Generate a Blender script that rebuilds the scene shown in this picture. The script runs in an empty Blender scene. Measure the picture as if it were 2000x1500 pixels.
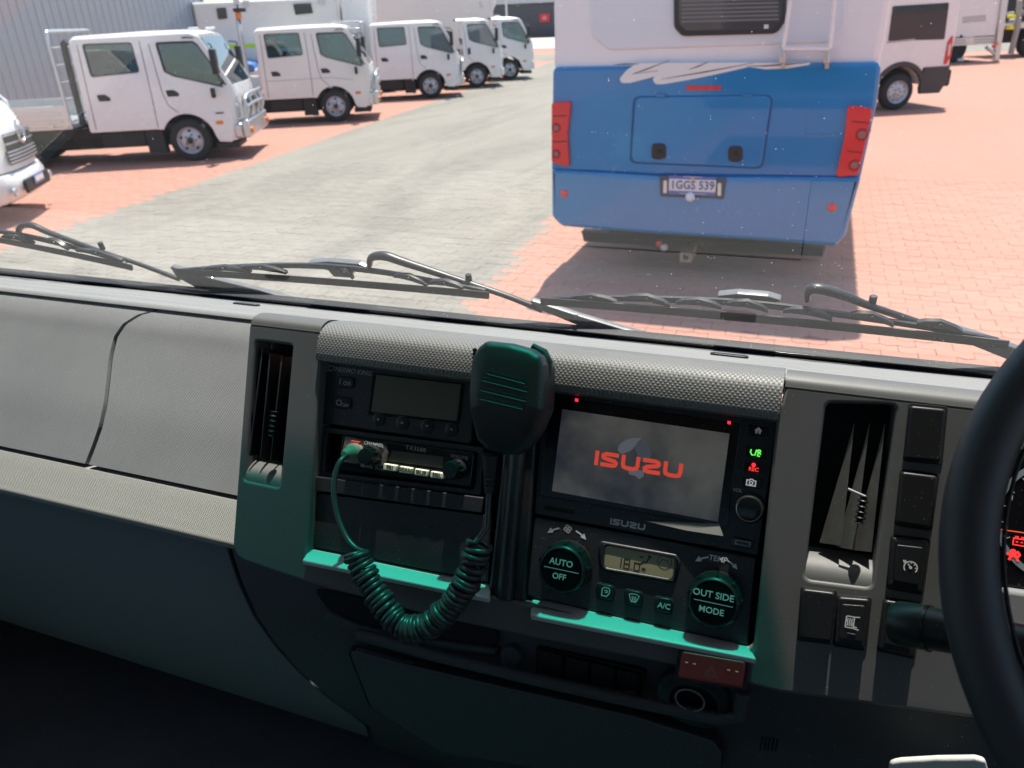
import bpy, bmesh, math, random
from mathutils import Vector, Matrix
random.seed(7)
sc = bpy.context.scene
COL = sc.collection
R = math.radians
# ------------------------------------------------------------------ camera
CAM_H = 2.10
EYE = Vector((0, 0, CAM_H))
FPX = 1490.0
W = Matrix(((0.93420, 0.12156, -0.33541), (0.35470, -0.41730, 0.83669), (-0.03826, -0.90060, -0.43295)))
cam_d = bpy.data.cameras.new('camera'); cam = bpy.data.objects.new('camera', cam_d); COL.objects.link(cam)
cam_d.sensor_width = 36; cam_d.lens = FPX * 36 / 2000; cam_d.clip_start = .02; cam_d.clip_end = 2000
cam_d.dof.use_dof = True; cam_d.dof.focus_distance = .74; cam_d.dof.aperture_fstop = 11.0
cx_, cy_, cz_ = (Vector((W[0][i], W[1][i], W[2][i])) for i in range(3))
cam.matrix_world = Matrix(((cx_.x, -cy_.x, -cz_.x, 0), (cx_.y, -cy_.y, -cz_.y, 0), (cx_.z, -cy_.z, -cz_.z, CAM_H), (0, 0, 0, 1)))
sc.camera = cam
# ------------------------------------------------------------------ light
SUN_EL, SUN_AZ = 70.5, -4.0          # azimuth from +Y, negative = to the left
sdir = Vector((math.sin(R(SUN_AZ)) * math.cos(R(SUN_EL)), math.cos(R(SUN_AZ)) * math.cos(R(SUN_EL)), math.sin(R(SUN_EL))))
wd = bpy.data.worlds.new('World'); sc.world = wd; wd.use_nodes = True
nt = wd.node_tree; bg = nt.nodes['Background']
sky = nt.nodes.new('ShaderNodeTexSky'); sky.sky_type = 'NISHITA'; sky.sun_disc = False
sky.sun_elevation = R(SUN_EL); sky.sun_rotation = R(SUN_AZ); sky.altitude = 20; sky.air_density = 1.0; sky.dust_density = 1.2
nt.links.new(sky.outputs[0], bg.inputs[0]); bg.inputs[1].default_value = 0.15
ld = bpy.data.lights.new('sun', 'SUN'); ld.energy = 5.0; ld.angle = R(.53); ld.color = (1, .955, .875)
sun = bpy.data.objects.new('sun', ld); COL.objects.link(sun); sun.location = (0, 0, 40)
sun.rotation_euler = sdir.to_track_quat('Z', 'Y').to_euler()
vs = sc.view_settings; vs.view_transform = 'Standard'; vs.look = 'None'; vs.exposure = 0.82; vs.gamma = 1; vs.use_curve_mapping = False
sc.cycles.max_bounces = 10; sc.cycles.transparent_max_bounces = 24; sc.cycles.caustics_reflective = False
sc.cycles.use_denoising = True; sc.cycles.sample_clamp_indirect = 6

# ------------------------------------------------------------------ helpers
def ray(px, py):
    c = Vector((px - 1000, py - 750, FPX)); return (W @ c).normalized()
def ground_at(px, py, z=0):
    r = ray(px, py); return EYE + r * ((z - CAM_H) / r.z)
def ratio(px, py):
    r = ray(px, py); return r.x / r.y, r.z / r.y
WORLD = {}
def link(name, me, m, parent=None, smooth=40):
    o = bpy.data.objects.new(name, me); COL.objects.link(o)
    if m is not None: me.materials.append(m)
    if me.polygons and smooth:
        me.polygons.foreach_set('use_smooth', [True] * len(me.polygons)); me.set_sharp_from_angle(angle=R(smooth))
    if parent is not None: adopt(o, parent)
    return o
def adopt(o, parent):
    o.parent = parent
    if parent.name in WORLD: o.matrix_parent_inverse = Matrix.Translation(-WORLD[parent.name])
def tag(o, label=None, cat=None, group=None, kind=None):
    if label: o['label'] = label
    if cat: o['category'] = cat
    if group: o['group'] = group
    if kind: o['kind'] = kind
    return o
def thing(name, label, cat, loc=(0, 0, 0), group=None):
    e = bpy.data.objects.new(name, None); COL.objects.link(e); e.location = loc; e.empty_display_size = .1
    WORLD[e.name] = Vector(loc); return tag(e, label, cat, group)
def bev(o, w=.002, seg=2, ang=35):
    b = o.modifiers.new('bevel', 'BEVEL'); b.width = w; b.segments = seg; b.limit_method = 'ANGLE'; b.angle_limit = R(ang); b.harden_normals = False
    return o
def fillet(pts, r, n=5):
    if not r: return [tuple(p) for p in pts]
    P = [Vector((p[0], p[1])) for p in pts]; out = []; N = len(P)
    for i in range(N):
        a, b, c = P[i - 1], P[i], P[(i + 1) % N]
        rr = r[i] if isinstance(r, (list, tuple)) else r
        d1, d2 = a - b, c - b; l1, l2 = d1.length, d2.length
        if l1 < 1e-9 or l2 < 1e-9 or rr <= 0: out.append(tuple(b)); continue
        d1 /= l1; d2 /= l2; cosang = max(-1, min(1, d1.dot(d2))); ang = math.acos(cosang)
        if ang > math.pi - .05: out.append(tuple(b)); continue
        t = min(rr / math.tan(ang / 2), l1 * .48, l2 * .48)
        p1, p2 = b + d1 * t, b + d2 * t
        for k in range(n + 1):
            s = k / n; out.append(tuple(p1 * (1 - s) ** 2 + b * 2 * s * (1 - s) + p2 * s * s))
    return out
def area2(p): return sum(p[i - 1][0] * p[i][1] - p[i][0] * p[i - 1][1] for i in range(len(p)))
def curve_mesh(loops, depth, b=0, res=2):
    """filled plate from 2D loops (first is the outline, others holes), front face at z=0, going back to -depth"""
    cu = bpy.data.curves.new('t', 'CURVE'); cu.dimensions = '2D'; cu.fill_mode = 'BOTH'
    b = min(b, depth * .45)
    cu.extrude = max(depth / 2 - b, 0); cu.bevel_depth = b; cu.bevel_resolution = res; cu.offset = -b
    for i, lp in enumerate(loops):
        lp = list(lp)
        if (area2(lp) > 0) != (i == 0): lp.reverse()
        s = cu.splines.new('POLY'); s.points.add(len(lp) - 1); s.use_cyclic_u = True
        for k, p in enumerate(lp): s.points[k].co = (p[0], p[1], 0, 1)
    o = bpy.data.objects.new('t', cu); me = bpy.data.meshes.new_from_object(o)
    bpy.data.objects.remove(o); bpy.data.curves.remove(cu)
    me.transform(Matrix.Translation((0, 0, -depth / 2)))
    return me
def text_mesh(body, size, ext=.0002, bold=0, shear=0, xs=1, space=1):
    cu = bpy.data.curves.new('t', 'FONT'); cu.body = body; cu.size = size; cu.extrude = ext; cu.offset = bold
    cu.align_x = 'CENTER'; cu.align_y = 'CENTER'; cu.shear = shear; cu.space_character = space; cu.resolution_u = 3
    o = bpy.data.objects.new('t', cu); me = bpy.data.meshes.new_from_object(o)
    bpy.data.objects.remove(o); bpy.data.curves.remove(cu)
    if xs != 1: me.transform(Matrix.Scale(xs, 4, (1, 0, 0)))
    return me
class MB:
    def __init__(s): s.bm = bmesh.new()
    def box(s, c, d, rot=None):
        m = Matrix.Translation(c) @ (rot.to_4x4() if rot else Matrix()) @ Matrix.Diagonal((d[0], d[1], d[2], 1))
        bmesh.ops.create_cube(s.bm, size=1, matrix=m); return s
    def ring(s, pts): return [s.bm.verts.new(p) for p in pts]
    def skin(s, rings, cap=True, closed=True):
        V = [s.ring(r) for r in rings]; n = len(V[0])
        for a, b in zip(V, V[1:]):
            for i in range(n if closed else n - 1):
                j = (i + 1) % n
                try: s.bm.faces.new((a[i], a[j], b[j], b[i]))
                except ValueError: pass
        if cap and closed:
            s.bm.faces.new(list(reversed(V[0]))); s.bm.faces.new(V[-1])
        return s
    def tube(s, pts, r, n=8, cap=True, closed=False, flat=1.0):
        P = [Vector(p) for p in pts]; N = len(P); rings = []
        t0 = (P[1] - P[0]).normalized(); up = Vector((0, 0, 1)) if abs(t0.z) < .9 else Vector((1, 0, 0))
        a = (up - t0 * up.dot(t0)).normalized()
        for i in range(N):
            if closed: t = (P[(i + 1) % N] - P[i - 1]).normalized()
            else: t = (P[min(i + 1, N - 1)] - P[max(i - 1, 0)]).normalized()
            a = (a - t * a.dot(t)).normalized(); b = t.cross(a)
            rr = r[i] if isinstance(r, (list, tuple)) else r
            rings.append([P[i] + a * math.cos(k * math.tau / n) * rr * flat + b * math.sin(k * math.tau / n) * rr for k in range(n)])
        if closed: rings.append(rings[0]); return s.skin(rings, cap=False)
        return s.skin(rings, cap)
    def cyl(s, p0, p1, r0, r1=None, n=20): return s.tube([p0, p1], [r0, r0 if r1 is None else r1], n)
    def lathe(s, prof, o, ax, n=32, cap=True):
        """prof: (radius, height along ax)"""
        o = Vector(o); ax = Vector(ax).normalized(); up = Vector((0, 0, 1)) if abs(ax.z) < .9 else Vector((1, 0, 0))
        a = up.cross(ax).normalized(); b = ax.cross(a)
        return s.skin([[o + ax * h + (a * math.cos(k * math.tau / n) + b * math.sin(k * math.tau / n)) * max(r, 1e-5) for k in range(n)] for r, h in prof], cap)
    def quad(s, *p): s.bm.faces.new([s.bm.verts.new(q) for q in p]); return s
    def mesh(s):
        me = bpy.data.meshes.new('m'); bmesh.ops.recalc_face_normals(s.bm, faces=s.bm.faces); s.bm.to_mesh(me); s.bm.free(); return me
    def build(s, name, m, parent=None, smooth=40, b=0, seg=2):
        o = link(name, s.mesh(), m, parent, smooth)
        if b: bev(o, b, seg)
        return o
class PL:
    """a real plane in the place: origin P, axes u, v; photo pixels are measured on it, w = height above it"""
    def __init__(s, P, u, v):
        s.P = Vector(P); s.u = Vector(u).normalized(); s.v = Vector(v).normalized(); s.n = s.u.cross(s.v).normalized()
    def uv(s, px, py, w=0):
        r = ray(px, py); t = (s.P + s.n * w - EYE).dot(s.n) / r.dot(s.n); q = EYE + r * t - s.P
        return q.dot(s.u), q.dot(s.v)
    def pt(s, a, b, w=0): return s.P + s.u * a + s.v * b + s.n * w
    def at(s, px, py, w=0): return s.pt(*s.uv(px, py, w), w)
    def mpp(s, px, py, w=0):
        a = s.uv(px, py, w); b = s.uv(px + 10, py, w); return math.hypot(a[0] - b[0], a[1] - b[1]) / 10
    def mx(s, w=0):
        o = s.P + s.n * w
        return Matrix(((s.u.x, s.v.x, s.n.x, o.x), (s.u.y, s.v.y, s.n.y, o.y), (s.u.z, s.v.z, s.n.z, o.z), (0, 0, 0, 1)))
    def poly(s, pts, w=0): return [s.uv(p[0], p[1], w) for p in pts]
    def plate(s, name, pts, w, depth, m, parent=None, r=0, b=.0008, holes=(), hr=0, local=False, smooth=35, res=2):
        lp = [fillet(pts if local else s.poly(pts, w), r)]
        for i, h in enumerate(holes):
            q = hr[i] if isinstance(hr, (list, tuple)) else hr
            lp.append(fillet(h if local else s.poly(h, w), q))
        me = curve_mesh(lp, depth, b, res); me.transform(s.mx(w))
        return link(name, me, m, parent, smooth)
    def text(s, name, body, px, py, w, hpx, m, parent=None, rot=0, **k):
        a, b = s.uv(px, py, w); me = text_mesh(body, hpx * s.mpp(px, py, w) * 1.38, **k)
        me.transform(s.mx(w) @ Matrix.Translation((a, b, 0)) @ Matrix.Rotation(rot, 4, 'Z')); return link(name, me, m, parent, 0)
    def lathe(s, name, px, py, prof, m, parent=None, n=32, w=0, smooth=40):
        """prof in metres (radius, height above plane)"""
        a, b = s.uv(px, py, w); return MB().lathe(prof, s.pt(a, b), s.n, n).build(name, m, parent, smooth)

# ------------------------------------------------------------------ materials
def nodes(name):
    m = bpy.data.materials.new(name); m.use_nodes = True; t = m.node_tree; return m, t, t.nodes['Principled BSDF'], t.nodes.new, t.links.new
def mth(t, op, a, b=None, c=None):
    n = t.nodes.new('ShaderNodeMath'); n.operation = op
    for i, v in enumerate((a, b, c)):
        if v is None: continue
        if isinstance(v, (int, float)): n.inputs[i].default_value = v
        else: t.links.new(v, n.inputs[i])
    return n.outputs[0]
def mixc(t, f, a, b):
    n = t.nodes.new('ShaderNodeMix'); n.data_type = 'RGBA'
    for i, v in ((0, f), (6, a), (7, b)):
        if isinstance(v, (int, float)): n.inputs[i].default_value = v
        elif isinstance(v, tuple): n.inputs[i].default_value = (*v, 1)
        else: t.links.new(v, n.inputs[i])
    return n.outputs[2]
def mat(name, col, rough=.5, metal=0, var=0, vs_=8, dust=0, ds=350, grain=0, gs=900, dots=0, dp=.004, coat=0, emit=0, spec=.5, island=0, dcol=(.5, .48, .45)):
    m, t, p, N, L = nodes(name); p.inputs['Base Color'].default_value = (*col, 1); p.inputs['Roughness'].default_value = rough
    p.inputs['Metallic'].default_value = metal; p.inputs['Coat Weight'].default_value = coat; p.inputs['Specular IOR Level'].default_value = spec
    co = None; src = col
    if var or dust or grain: co = N('ShaderNodeTexCoord').outputs['Object']
    if var:
        n = N('ShaderNodeTexNoise'); n.inputs['Scale'].default_value = vs_; n.inputs['Detail'].default_value = 6; n.inputs['Roughness'].default_value = .65; L(co, n.inputs[0])
        src = mixc(t, n.outputs[0], tuple(c * (1 - var) for c in col), tuple(min(1, c * (1 + var)) for c in col))
        rr = mth(t, 'MULTIPLY_ADD', n.outputs[0], .25, rough - .125); L(rr, p.inputs['Roughness'])
    if island:
        g = N('ShaderNodeNewGeometry'); f = mth(t, 'MULTIPLY_ADD', g.outputs['Random Per Island'], island * 2, 1 - island)
        v = N('ShaderNodeVectorMath'); v.operation = 'SCALE'
        if isinstance(src, tuple): v.inputs[0].default_value = src
        else: L(src, v.inputs[0])
        L(f, v.inputs['Scale']); src = v.outputs[0]
    if dust:
        v = N('ShaderNodeTexVoronoi'); v.inputs['Scale'].default_value = ds; L(co, v.inputs[0])
        n2 = N('ShaderNodeTexNoise'); n2.inputs['Scale'].default_value = ds / 25; L(co, n2.inputs[0])
        sp = N('ShaderNodeSeparateColor'); L(v.outputs['Color'], sp.inputs[0])
        k = mth(t, 'LESS_THAN', v.outputs['Distance'], mth(t, 'MULTIPLY', sp.outputs[0], .22)); k = mth(t, 'MULTIPLY', k, mth(t, 'GREATER_THAN', sp.outputs[1], 1 - dust))
        k = mth(t, 'MULTIPLY', k, n2.outputs[0]); src = mixc(t, k, src, dcol)
    if not isinstance(src, tuple): L(src, p.inputs['Base Color'])
    h = None
    if grain:
        n = N('ShaderNodeTexNoise'); n.inputs['Scale'].default_value = gs; n.inputs['Detail'].default_value = 2; L(co, n.inputs[0])
        bp = N('ShaderNodeBump'); bp.inputs['Strength'].default_value = grain; bp.inputs['Distance'].default_value = .0006; L(n.outputs[0], bp.inputs['Height']); h = bp.outputs[0]; L(h, p.inputs['Normal'])
    if dots:
        uv = N('ShaderNodeUVMap'); uv.uv_map = 'UVMap'; sx = N('ShaderNodeSeparateXYZ'); L(uv.outputs[0], sx.inputs[0])
        a = mth(t, 'SINE', mth(t, 'MULTIPLY', sx.outputs[0], math.tau / (2 * dp))); b = mth(t, 'SINE', mth(t, 'MULTIPLY', sx.outputs[1], math.tau / (2 * dp)))
        hh = mth(t, 'POWER', mth(t, 'MAXIMUM', mth(t, 'MULTIPLY', a, b), 0), .6)
        bp = N('ShaderNodeBump'); bp.inputs['Strength'].default_value = dots; bp.inputs['Distance'].default_value = .0009; L(hh, bp.inputs['Height'])
        if h: L(h, bp.inputs['Normal'])
        L(bp.outputs[0], p.inputs['Normal'])
    if emit:
        p.inputs['Emission Color'].default_value = (*col, 1); p.inputs['Emission Strength'].default_value = emit
    return m
def glass(name, tint, base=.05, rough=0.0, extra=None, tnode=None):
    m, t, p, N, L = nodes(name); t.nodes.remove(p); out = t.nodes['Material Output']
    lw = N('ShaderNodeLayerWeight'); lw.inputs[0].default_value = .5
    fr = mth(t, 'MULTIPLY_ADD', mth(t, 'POWER', lw.outputs['Facing'], 4.5), .9, base)
    tr = N('ShaderNodeBsdfTransparent'); tr.inputs[0].default_value = (*tint, 1)
    gl = N('ShaderNodeBsdfGlossy'); gl.inputs['Roughness'].default_value = rough
    mx = N('ShaderNodeMixShader'); L(fr, mx.inputs[0]); L(tr.outputs[0], mx.inputs[1]); L(gl.outputs[0], mx.inputs[2]); L(mx.outputs[0], out.inputs[0])
    return m, t, tr, mx, out
DASH = (.108, .108, .105)
M_dash = mat('dash_plastic', DASH, .52, var=.10, vs_=5, dust=.10, ds=420, grain=.25, gs=1500)
M_lid = mat('dash_lid_plastic', (.235, .237, .237), .56, var=.14, vs_=7, dust=.12, ds=420, dots=.45, dp=.0014, spec=.35)
M_hood = mat('hood_plastic', (.16, .16, .155), .46, var=.14, vs_=14, dust=.12, ds=420, dots=.55, dp=.0022, spec=.4)
M_strip = mat('defroster_plastic', (.235, .24, .24), .6, var=.10, vs_=9, dust=.12, ds=400, dots=.4, dp=.0018)
M_con = mat('console_plastic', (.052, .057, .060), .55, var=.15, vs_=9, dust=.12, ds=420, grain=.5, gs=900)
M_low = mat('lower_plastic', (.165, .185, .19), .6, var=.12, vs_=6, dust=.08, ds=420, grain=.4, gs=1100)
M_black = mat('black_plastic', (.012, .012, .014), .42, dust=.16, ds=500, grain=.15, gs=1500)
M_panel = mat('panel_black', (.019, .020, .023), .38, dust=.30, ds=520, var=.3, vs_=25)
M_gloss = mat('gloss_black', (.008, .008, .010), .16, dust=.14, ds=600)
M_knob = mat('knob_black', (.014, .014, .015), .38, dust=.18, ds=520, spec=.35)
M_rub = mat('rubber', (.018, .018, .019), .62, dust=.2, ds=300)
M_void = mat('dark_void', (.006, .006, .007), .8)
M_print = mat('print_white', (.72, .73, .70), .6)
M_printg = mat('print_grey', (.34, .34, .34), .6)
M_silver = mat('silver_trim', (.62, .63, .64), .28, metal=1)
M_floor = mat('floor_mat', (.12, .118, .125), .6, var=.3, vs_=14, grain=.6, gs=420, dust=.1, ds=250)
M_trim = mat('cab_trim', (.42, .42, .41), .8, var=.1)
# ================================================================== CAB
def E(x, y, z): return Vector((x, y, CAM_H + z))
def smooth_prof(P, n=6):
    out = []
    for i in range(len(P) - 1):
        a, b, c, d = (Vector(P[max(0, min(len(P) - 1, i + k))]) for k in (-1, 0, 1, 2))
        for k in range(n):
            s = k / n
            out.append(.5 * (2 * b + (c - a) * s + (2 * a - 5 * b + 4 * c - d) * s * s + (3 * b - a - 3 * c + d) * s ** 3))
    out.append(Vector(P[-1])); return out
def sheet(name, prof, xa, xb, m, parent, nx=2, thick=.004, smooth=50):
    """profile (forward, height) swept across the cab; UV in metres"""
    bm = bmesh.new(); uvl = bm.loops.layers.uv.new('UVMap'); L = [0]
    for a, b in zip(prof, prof[1:]): L.append(L[-1] + (Vector(b) - Vector(a)).length)
    fa = xa if callable(xa) else (lambda s, p: xa); fb = xb if callable(xb) else (lambda s, p: xb)
    G = []
    for i, p in enumerate(prof):
        s = L[i] / L[-1]; a, b = fa(s, p), fb(s, p)
        G.append([bm.verts.new(E(a + (b - a) * j / nx, p[0], p[1])) for j in range(nx + 1)])
    for i in range(len(prof) - 1):
        for j in range(nx):
            q = (G[i][j], G[i][j + 1], G[i + 1][j + 1], G[i + 1][j]); f = bm.faces.new(q)
            for lp, (ii, jj) in zip(f.loops, ((i, j), (i, j + 1), (i + 1, j + 1), (i + 1, j))):
                lp[uvl].uv = (G[ii][jj].co.x, L[ii])
    me = bpy.data.meshes.new('m'); bm.to_mesh(me); bm.free()
    o = link(name, me, m, parent, smooth)
    cnt = {}
    for pg in me.polygons:
        for ek in pg.edge_keys: cnt[ek] = cnt.get(ek, 0) + 1
    for ed in me.edges:
        if cnt.get(ed.key, 0) < 2: ed.use_edge_sharp = True
    sd = o.modifiers.new('solid', 'SOLIDIFY'); sd.thickness = thick; sd.offset = -1 if me.polygons[0].normal.dot(Vector((0, -1, 1))) > 0 else 1
    return o
T = R(27)
FP = PL(E(-.1146, .60, -.3744), (1, 0, 0), (0, math.sin(T), math.cos(T)))
V_H = .0589; V_T = .071; V_2 = .086
dash = thing('dashboard', 'grey moulded plastic truck dashboard below the windscreen', 'dashboard', E(-.3, .6, -.6))
# --- defroster strip along the glass
pr = [(y, -.3315 - .282 * (y - .74) + dz) for y, dz in ((.732, -.006), (.736, -.001), (.741, 0), (.762, 0), (.765, .0022), (.773, .0022), (.776, 0), (.800, 0), (.803, .0016), (.806, .0016), (.809, 0), (.832, 0), (.835, .0016), (.841, .0016), (.844, 0), (.866, 0))]
sheet('defroster_strip', pr, -1.55, .85, M_strip, dash, 24)
for px, py in ((482, 598), (1424, 697)):
    rx, rz = ratio(px, py); y = .822; a = R(15.8)
    q = PL(E(rx * y, y, -.3546), (1, 0, 0), (0, math.cos(a), -math.sin(a)))
    q.plate('sensor_cover', [(-.021, -.007), (.021, -.007), (.021, .007), (-.021, .007)], .0025, .006, M_black, dash, r=.007, b=.001, local=True)
# --- passenger lids with the curved gap between them
lp_ = smooth_prof([(.746, -.3350), (.731, -.3400), (.713, -.3530), (.696, -.3715), (.663, -.4060), (.632, -.4385), (.606, -.4690), (.583, -.4957)])
gapx = [(306, 606), (272, 615), (243, 633), (226, 658), (216, 700), (212, 740), (206, 790), (196, 835), (183, 872), (168, 910)]
gr = [ratio(*g) for g in gapx]
def gap_at(p):
    k = -(p[1] / p[0])
    for a, b in zip(gr, gr[1:]):
        if -a[1] <= k <= -b[1]:
            s = (k + a[1]) / (a[1] - b[1]); return (a[0] + (b[0] - a[0]) * s) * p[0]
    return (gr[0][0] if k < -gr[0][1] else gr[-1][0]) * p[0]
XL_BEZ = FP.at(470, 850).x
lid1 = sheet('glovebox_lid', lp_, -1.6, lambda s, p: gap_at(p) - .0035, M_lid, dash, 40, .006)
lid2 = sheet('glovebox_lid', lp_, lambda s, p: gap_at(p) + .0035, XL_BEZ + .03, M_lid, dash, 12, .006)
lid1['label'] = 'large glovebox lid at the far left'; lid2['label'] = 'narrower glovebox lid beside the left air vent'
sheet('backing', [(p[0] + .022, p[1] - .014) for p in lp_], -1.6, XL_BEZ + .03, M_void, dash)
sp = smooth_prof([(.600, -.5060), (.583, -.5015), (.578, -.5030), (.560, -.5190), (.549, -.5290), (.5435, -.5350), (.546, -.5430), (.560, -.5490)], 5)
sheet('lower_strip', sp, -1.6, XL_BEZ + .03, mat('strip_plastic', (.31, .305, .28), .6, var=.08, vs_=4, dots=.6, dp=.0015), dash, 12, .004)
kp = smooth_prof([(.600, -.545), (.585, -.565), (.568, -.62), (.560, -.69), (.568, -.77), (.592, -.85), (.63, -.92)], 5)
cur = [(452, 1085), (470, 1140), (500, 1205), (540, 1262), (585, 1312), (640, 1362), (720, 1420)]
cr = [ratio(*g) for g in cur]
def curve_x(p, off=0):
    k = -(p[1] / p[0])
    if k <= -cr[0][1]: return cr[0][0] * p[0] + off
    for a, b in zip(cr, cr[1:]):
        if -a[1] <= k <= -b[1]:
            s = (k + a[1]) / (a[1] - b[1]); return (a[0] + (b[0] - a[0]) * s) * p[0] + off
    return cr[-1][0] * p[0] + off
sheet('backing', [(p[0] + .03, p[1]) for p in kp], lambda s, p: curve_x(p, -.06), lambda s, p: curve_x(p, .06), M_void, dash)
sheet('knee_panel', kp, -1.6, lambda s, p: curve_x(p, -.004), M_low, dash, 16, .005)
# --- centre fascia
def top(px): return FP.uv(px, 690)[0]
XB0, XB1, XB2, XB3 = FP.uv(484, 655)[0], FP.uv(623, 690)[0], FP.uv(1524, 800)[0], .62
XW = FP.P.x
out = [(XB1 + .0, V_T), (XB1 - .0015, V_2), (XB0, V_2), FP.uv(452, 1088), FP.uv(600, 1138), FP.uv(840, 1203), FP.uv(1050, 1248), FP.uv(1330, 1302), FP.uv(1520, 1352), FP.uv(1905, 1404), (XB3, FP.uv(1905, 1404)[1]), (XB3, V_2), (XB2 + .0015, V_2), (XB2, V_T)]
hole = [(XB1 + .002, V_H + .004)] + [FP.uv(*p) for p in ((597, 1086), (1470, 1276))] + [(XB2 - .002, V_H + .004)]
lv = [FP.uv(*p) for p in ((499, 665), (571, 674), (546, 953), (475, 938))]
rv = [FP.uv(*p) for p in ((1614, 787), (1751, 790), (1702, 1148), (1571, 1131))]
sw = {'a': ((1778, 792), (1848, 799), (1838, 903), (1768, 896)), 'b': ((1761, 921), (1832, 930), (1818, 1032), (1751, 1022)),
      'c': ((1743, 1049), (1815, 1057), (1801, 1158), (1735, 1146)), 'd': ((1728, 1172), (1798, 1182), (1785, 1283), (1716, 1268)),
      'e': ((1567, 1150), (1632, 1158), (1624, 1255), (1560, 1247)), 'g': ((1637, 1166), (1700, 1171), (1690, 1268), (1629, 1258))}
me_holes = [hole, lv, rv]
FP.plate('fascia', out, 0, .030, M_dash, dash, r=[0, 0, .004, .022, .004, .004, .004, .004, .004, .004, .004, .004, 0, 0], b=.0030, holes=me_holes, hr=[.006, .005, .006], local=True, res=3)
# rolls over the top of the fascia
roll = smooth_prof([(.6267 + .454 * (V_2 - V_H) - .0005, -.3215 + .891 * (V_2 - V_H) - .001), (.6448, -.2925), (.6600, -.2920), (.6850, -.3030), (.715, -.3180), (.742, -.3320)], 5)
sheet('bezel_top', roll, lambda s, p: XW + XB0 + .002 + .055 * s * s, XW + XB1 - .0015, M_dash, dash, 6, .006)
sheet('bezel_top', roll, XW + XB2 + .0015, XW + XB3, M_dash, dash, 6, .006)
hd = [(.660, -.3235), (.6300, -.3240), (.6262, -.3215)] + smooth_prof([(.6275, -.3190), (.6330, -.3085), (.6405, -.3005), (.6560, -.2980), (.6800, -.3055), (.715, -.3200), (.743, -.3325)], 6)
sheet('hood', hd, XW + XB1, XW + XB2, M_hood, dash, 8, .005)
# recess back and side pocket
FP.plate('recess_back', [(XB1 - .01, V_H + .01), FP.uv(590, 1110), FP.uv(1480, 1300), (XB2 + .01, V_H + .01)], -.034, .003, M_void, dash, local=True)
# the ledge along the bottom of the recess, in two runs
def ledge(a0, a1, b0, b1):
    P = [FP.at(*a0, -.020), FP.at(*a1, -.020), FP.at(*b1, .0125), FP.at(*b0, .0125)]; dn = FP.v * -.006 - FP.n * .002
    m = MB(); m.skin([[P[0], P[3], P[3] + dn, P[0] + dn], [P[1], P[2], P[2] + dn, P[1] + dn]]); return m.build('ledge', mat_ledge, dash, b=.002, seg=3)
mat_ledge = mat('ledge_plastic', (.50, .51, .50), .4, var=.1, vs_=12, dust=.25, ds=500)
ledge((608, 1066), (960, 1139), (590, 1093), (957, 1168)); ledge((1040, 1163), (1462, 1258), (1036, 1200), (1478, 1286))
# divider between the two stacks
dv = [FP.uv(*p) for p in ((992, 745), (1050, 752), (1020, 1190), (948, 1172))]
FP.plate('divider', dv, -.006, .026, M_black, dash, r=.004, b=.003, local=True)
MB().tube([FP.at(1024, 765, -.004), FP.at(1010, 900, -.004), FP.at(997, 1050, -.004), FP.at(988, 1168, -.004)], .0085, 14).build('divider_rib', M_black, dash)
# --- vents
def vent(name, quad, slats, label, knob, lever=None, fins=None):
    v = FP.plate('air_vent', quad, -.034, .004, M_void, dash); v['label'] = label
    for top_, bot in slats:
        a, b = FP.at(*top_, -.003), FP.at(*bot, -.003); d = -FP.n * .026; t_ = FP.u * .0009
        m = MB(); m.skin([[a - t_, a + t_, a + t_ + d, a - t_ + d], [b - t_, b + t_, b + t_ + d, b - t_ + d]]); m.build('slat', M_black, v, b=.0004, seg=1)
    for f in fins or ():
        a, b, c = FP.at(*f[0], -.004), FP.at(*f[1], -.006), FP.at(*f[2], -.014); d = -FP.n * .002
        m = MB(); m.skin([[a, b, c], [a + d, b + d, c + d]]); m.build('slat', mat('slat_dusty', (.11, .105, .095), .6, dust=.5, ds=420, var=.4, vs_=60) if 'slat_dusty' not in bpy.data.materials else bpy.data.materials['slat_dusty'], v)
    (x0, y0), (x1, y1) = knob
    m = MB(); P = []; RR = []
    for k in range(41):
        s = k / 40; P.append(FP.at(x0 + (x1 - x0) * s, y0 + (y1 - y0) * s, .001)); RR.append(.0034 + .0011 * math.cos(s * math.tau * 5) - (.002 if k in (0, 40) else 0))
    m.tube(P, RR, 12); m.build('knob', M_knob, v)
    return v
vent('l', ((495, 660), (575, 668), (552, 915), (478, 900)), [((512, 680), (487, 890)), ((527, 690), (508, 896)), ((550, 695), (528, 901))], 'tall narrow air vent left of the radio stack', ((536, 803), (530, 852)))
rvn = vent('r', ((1610, 783), (1756, 786), (1718, 1098), (1576, 1078)), [], 'tall wide air vent beside the steering wheel', ((1688, 968), (1678, 1022)),
           fins=[((1669, 826), (1643, 1066), (1601, 1060)), ((1699, 826), (1668, 1074), (1634, 1068)), ((1729, 826), (1702, 1078), (1664, 1074))])
MB().tube([FP.at(1656, 955, .001), FP.at(1674, 963, .002), FP.at(1690, 970, .002)], .0012, 8).build('lever', M_printg, rvn)
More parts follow.
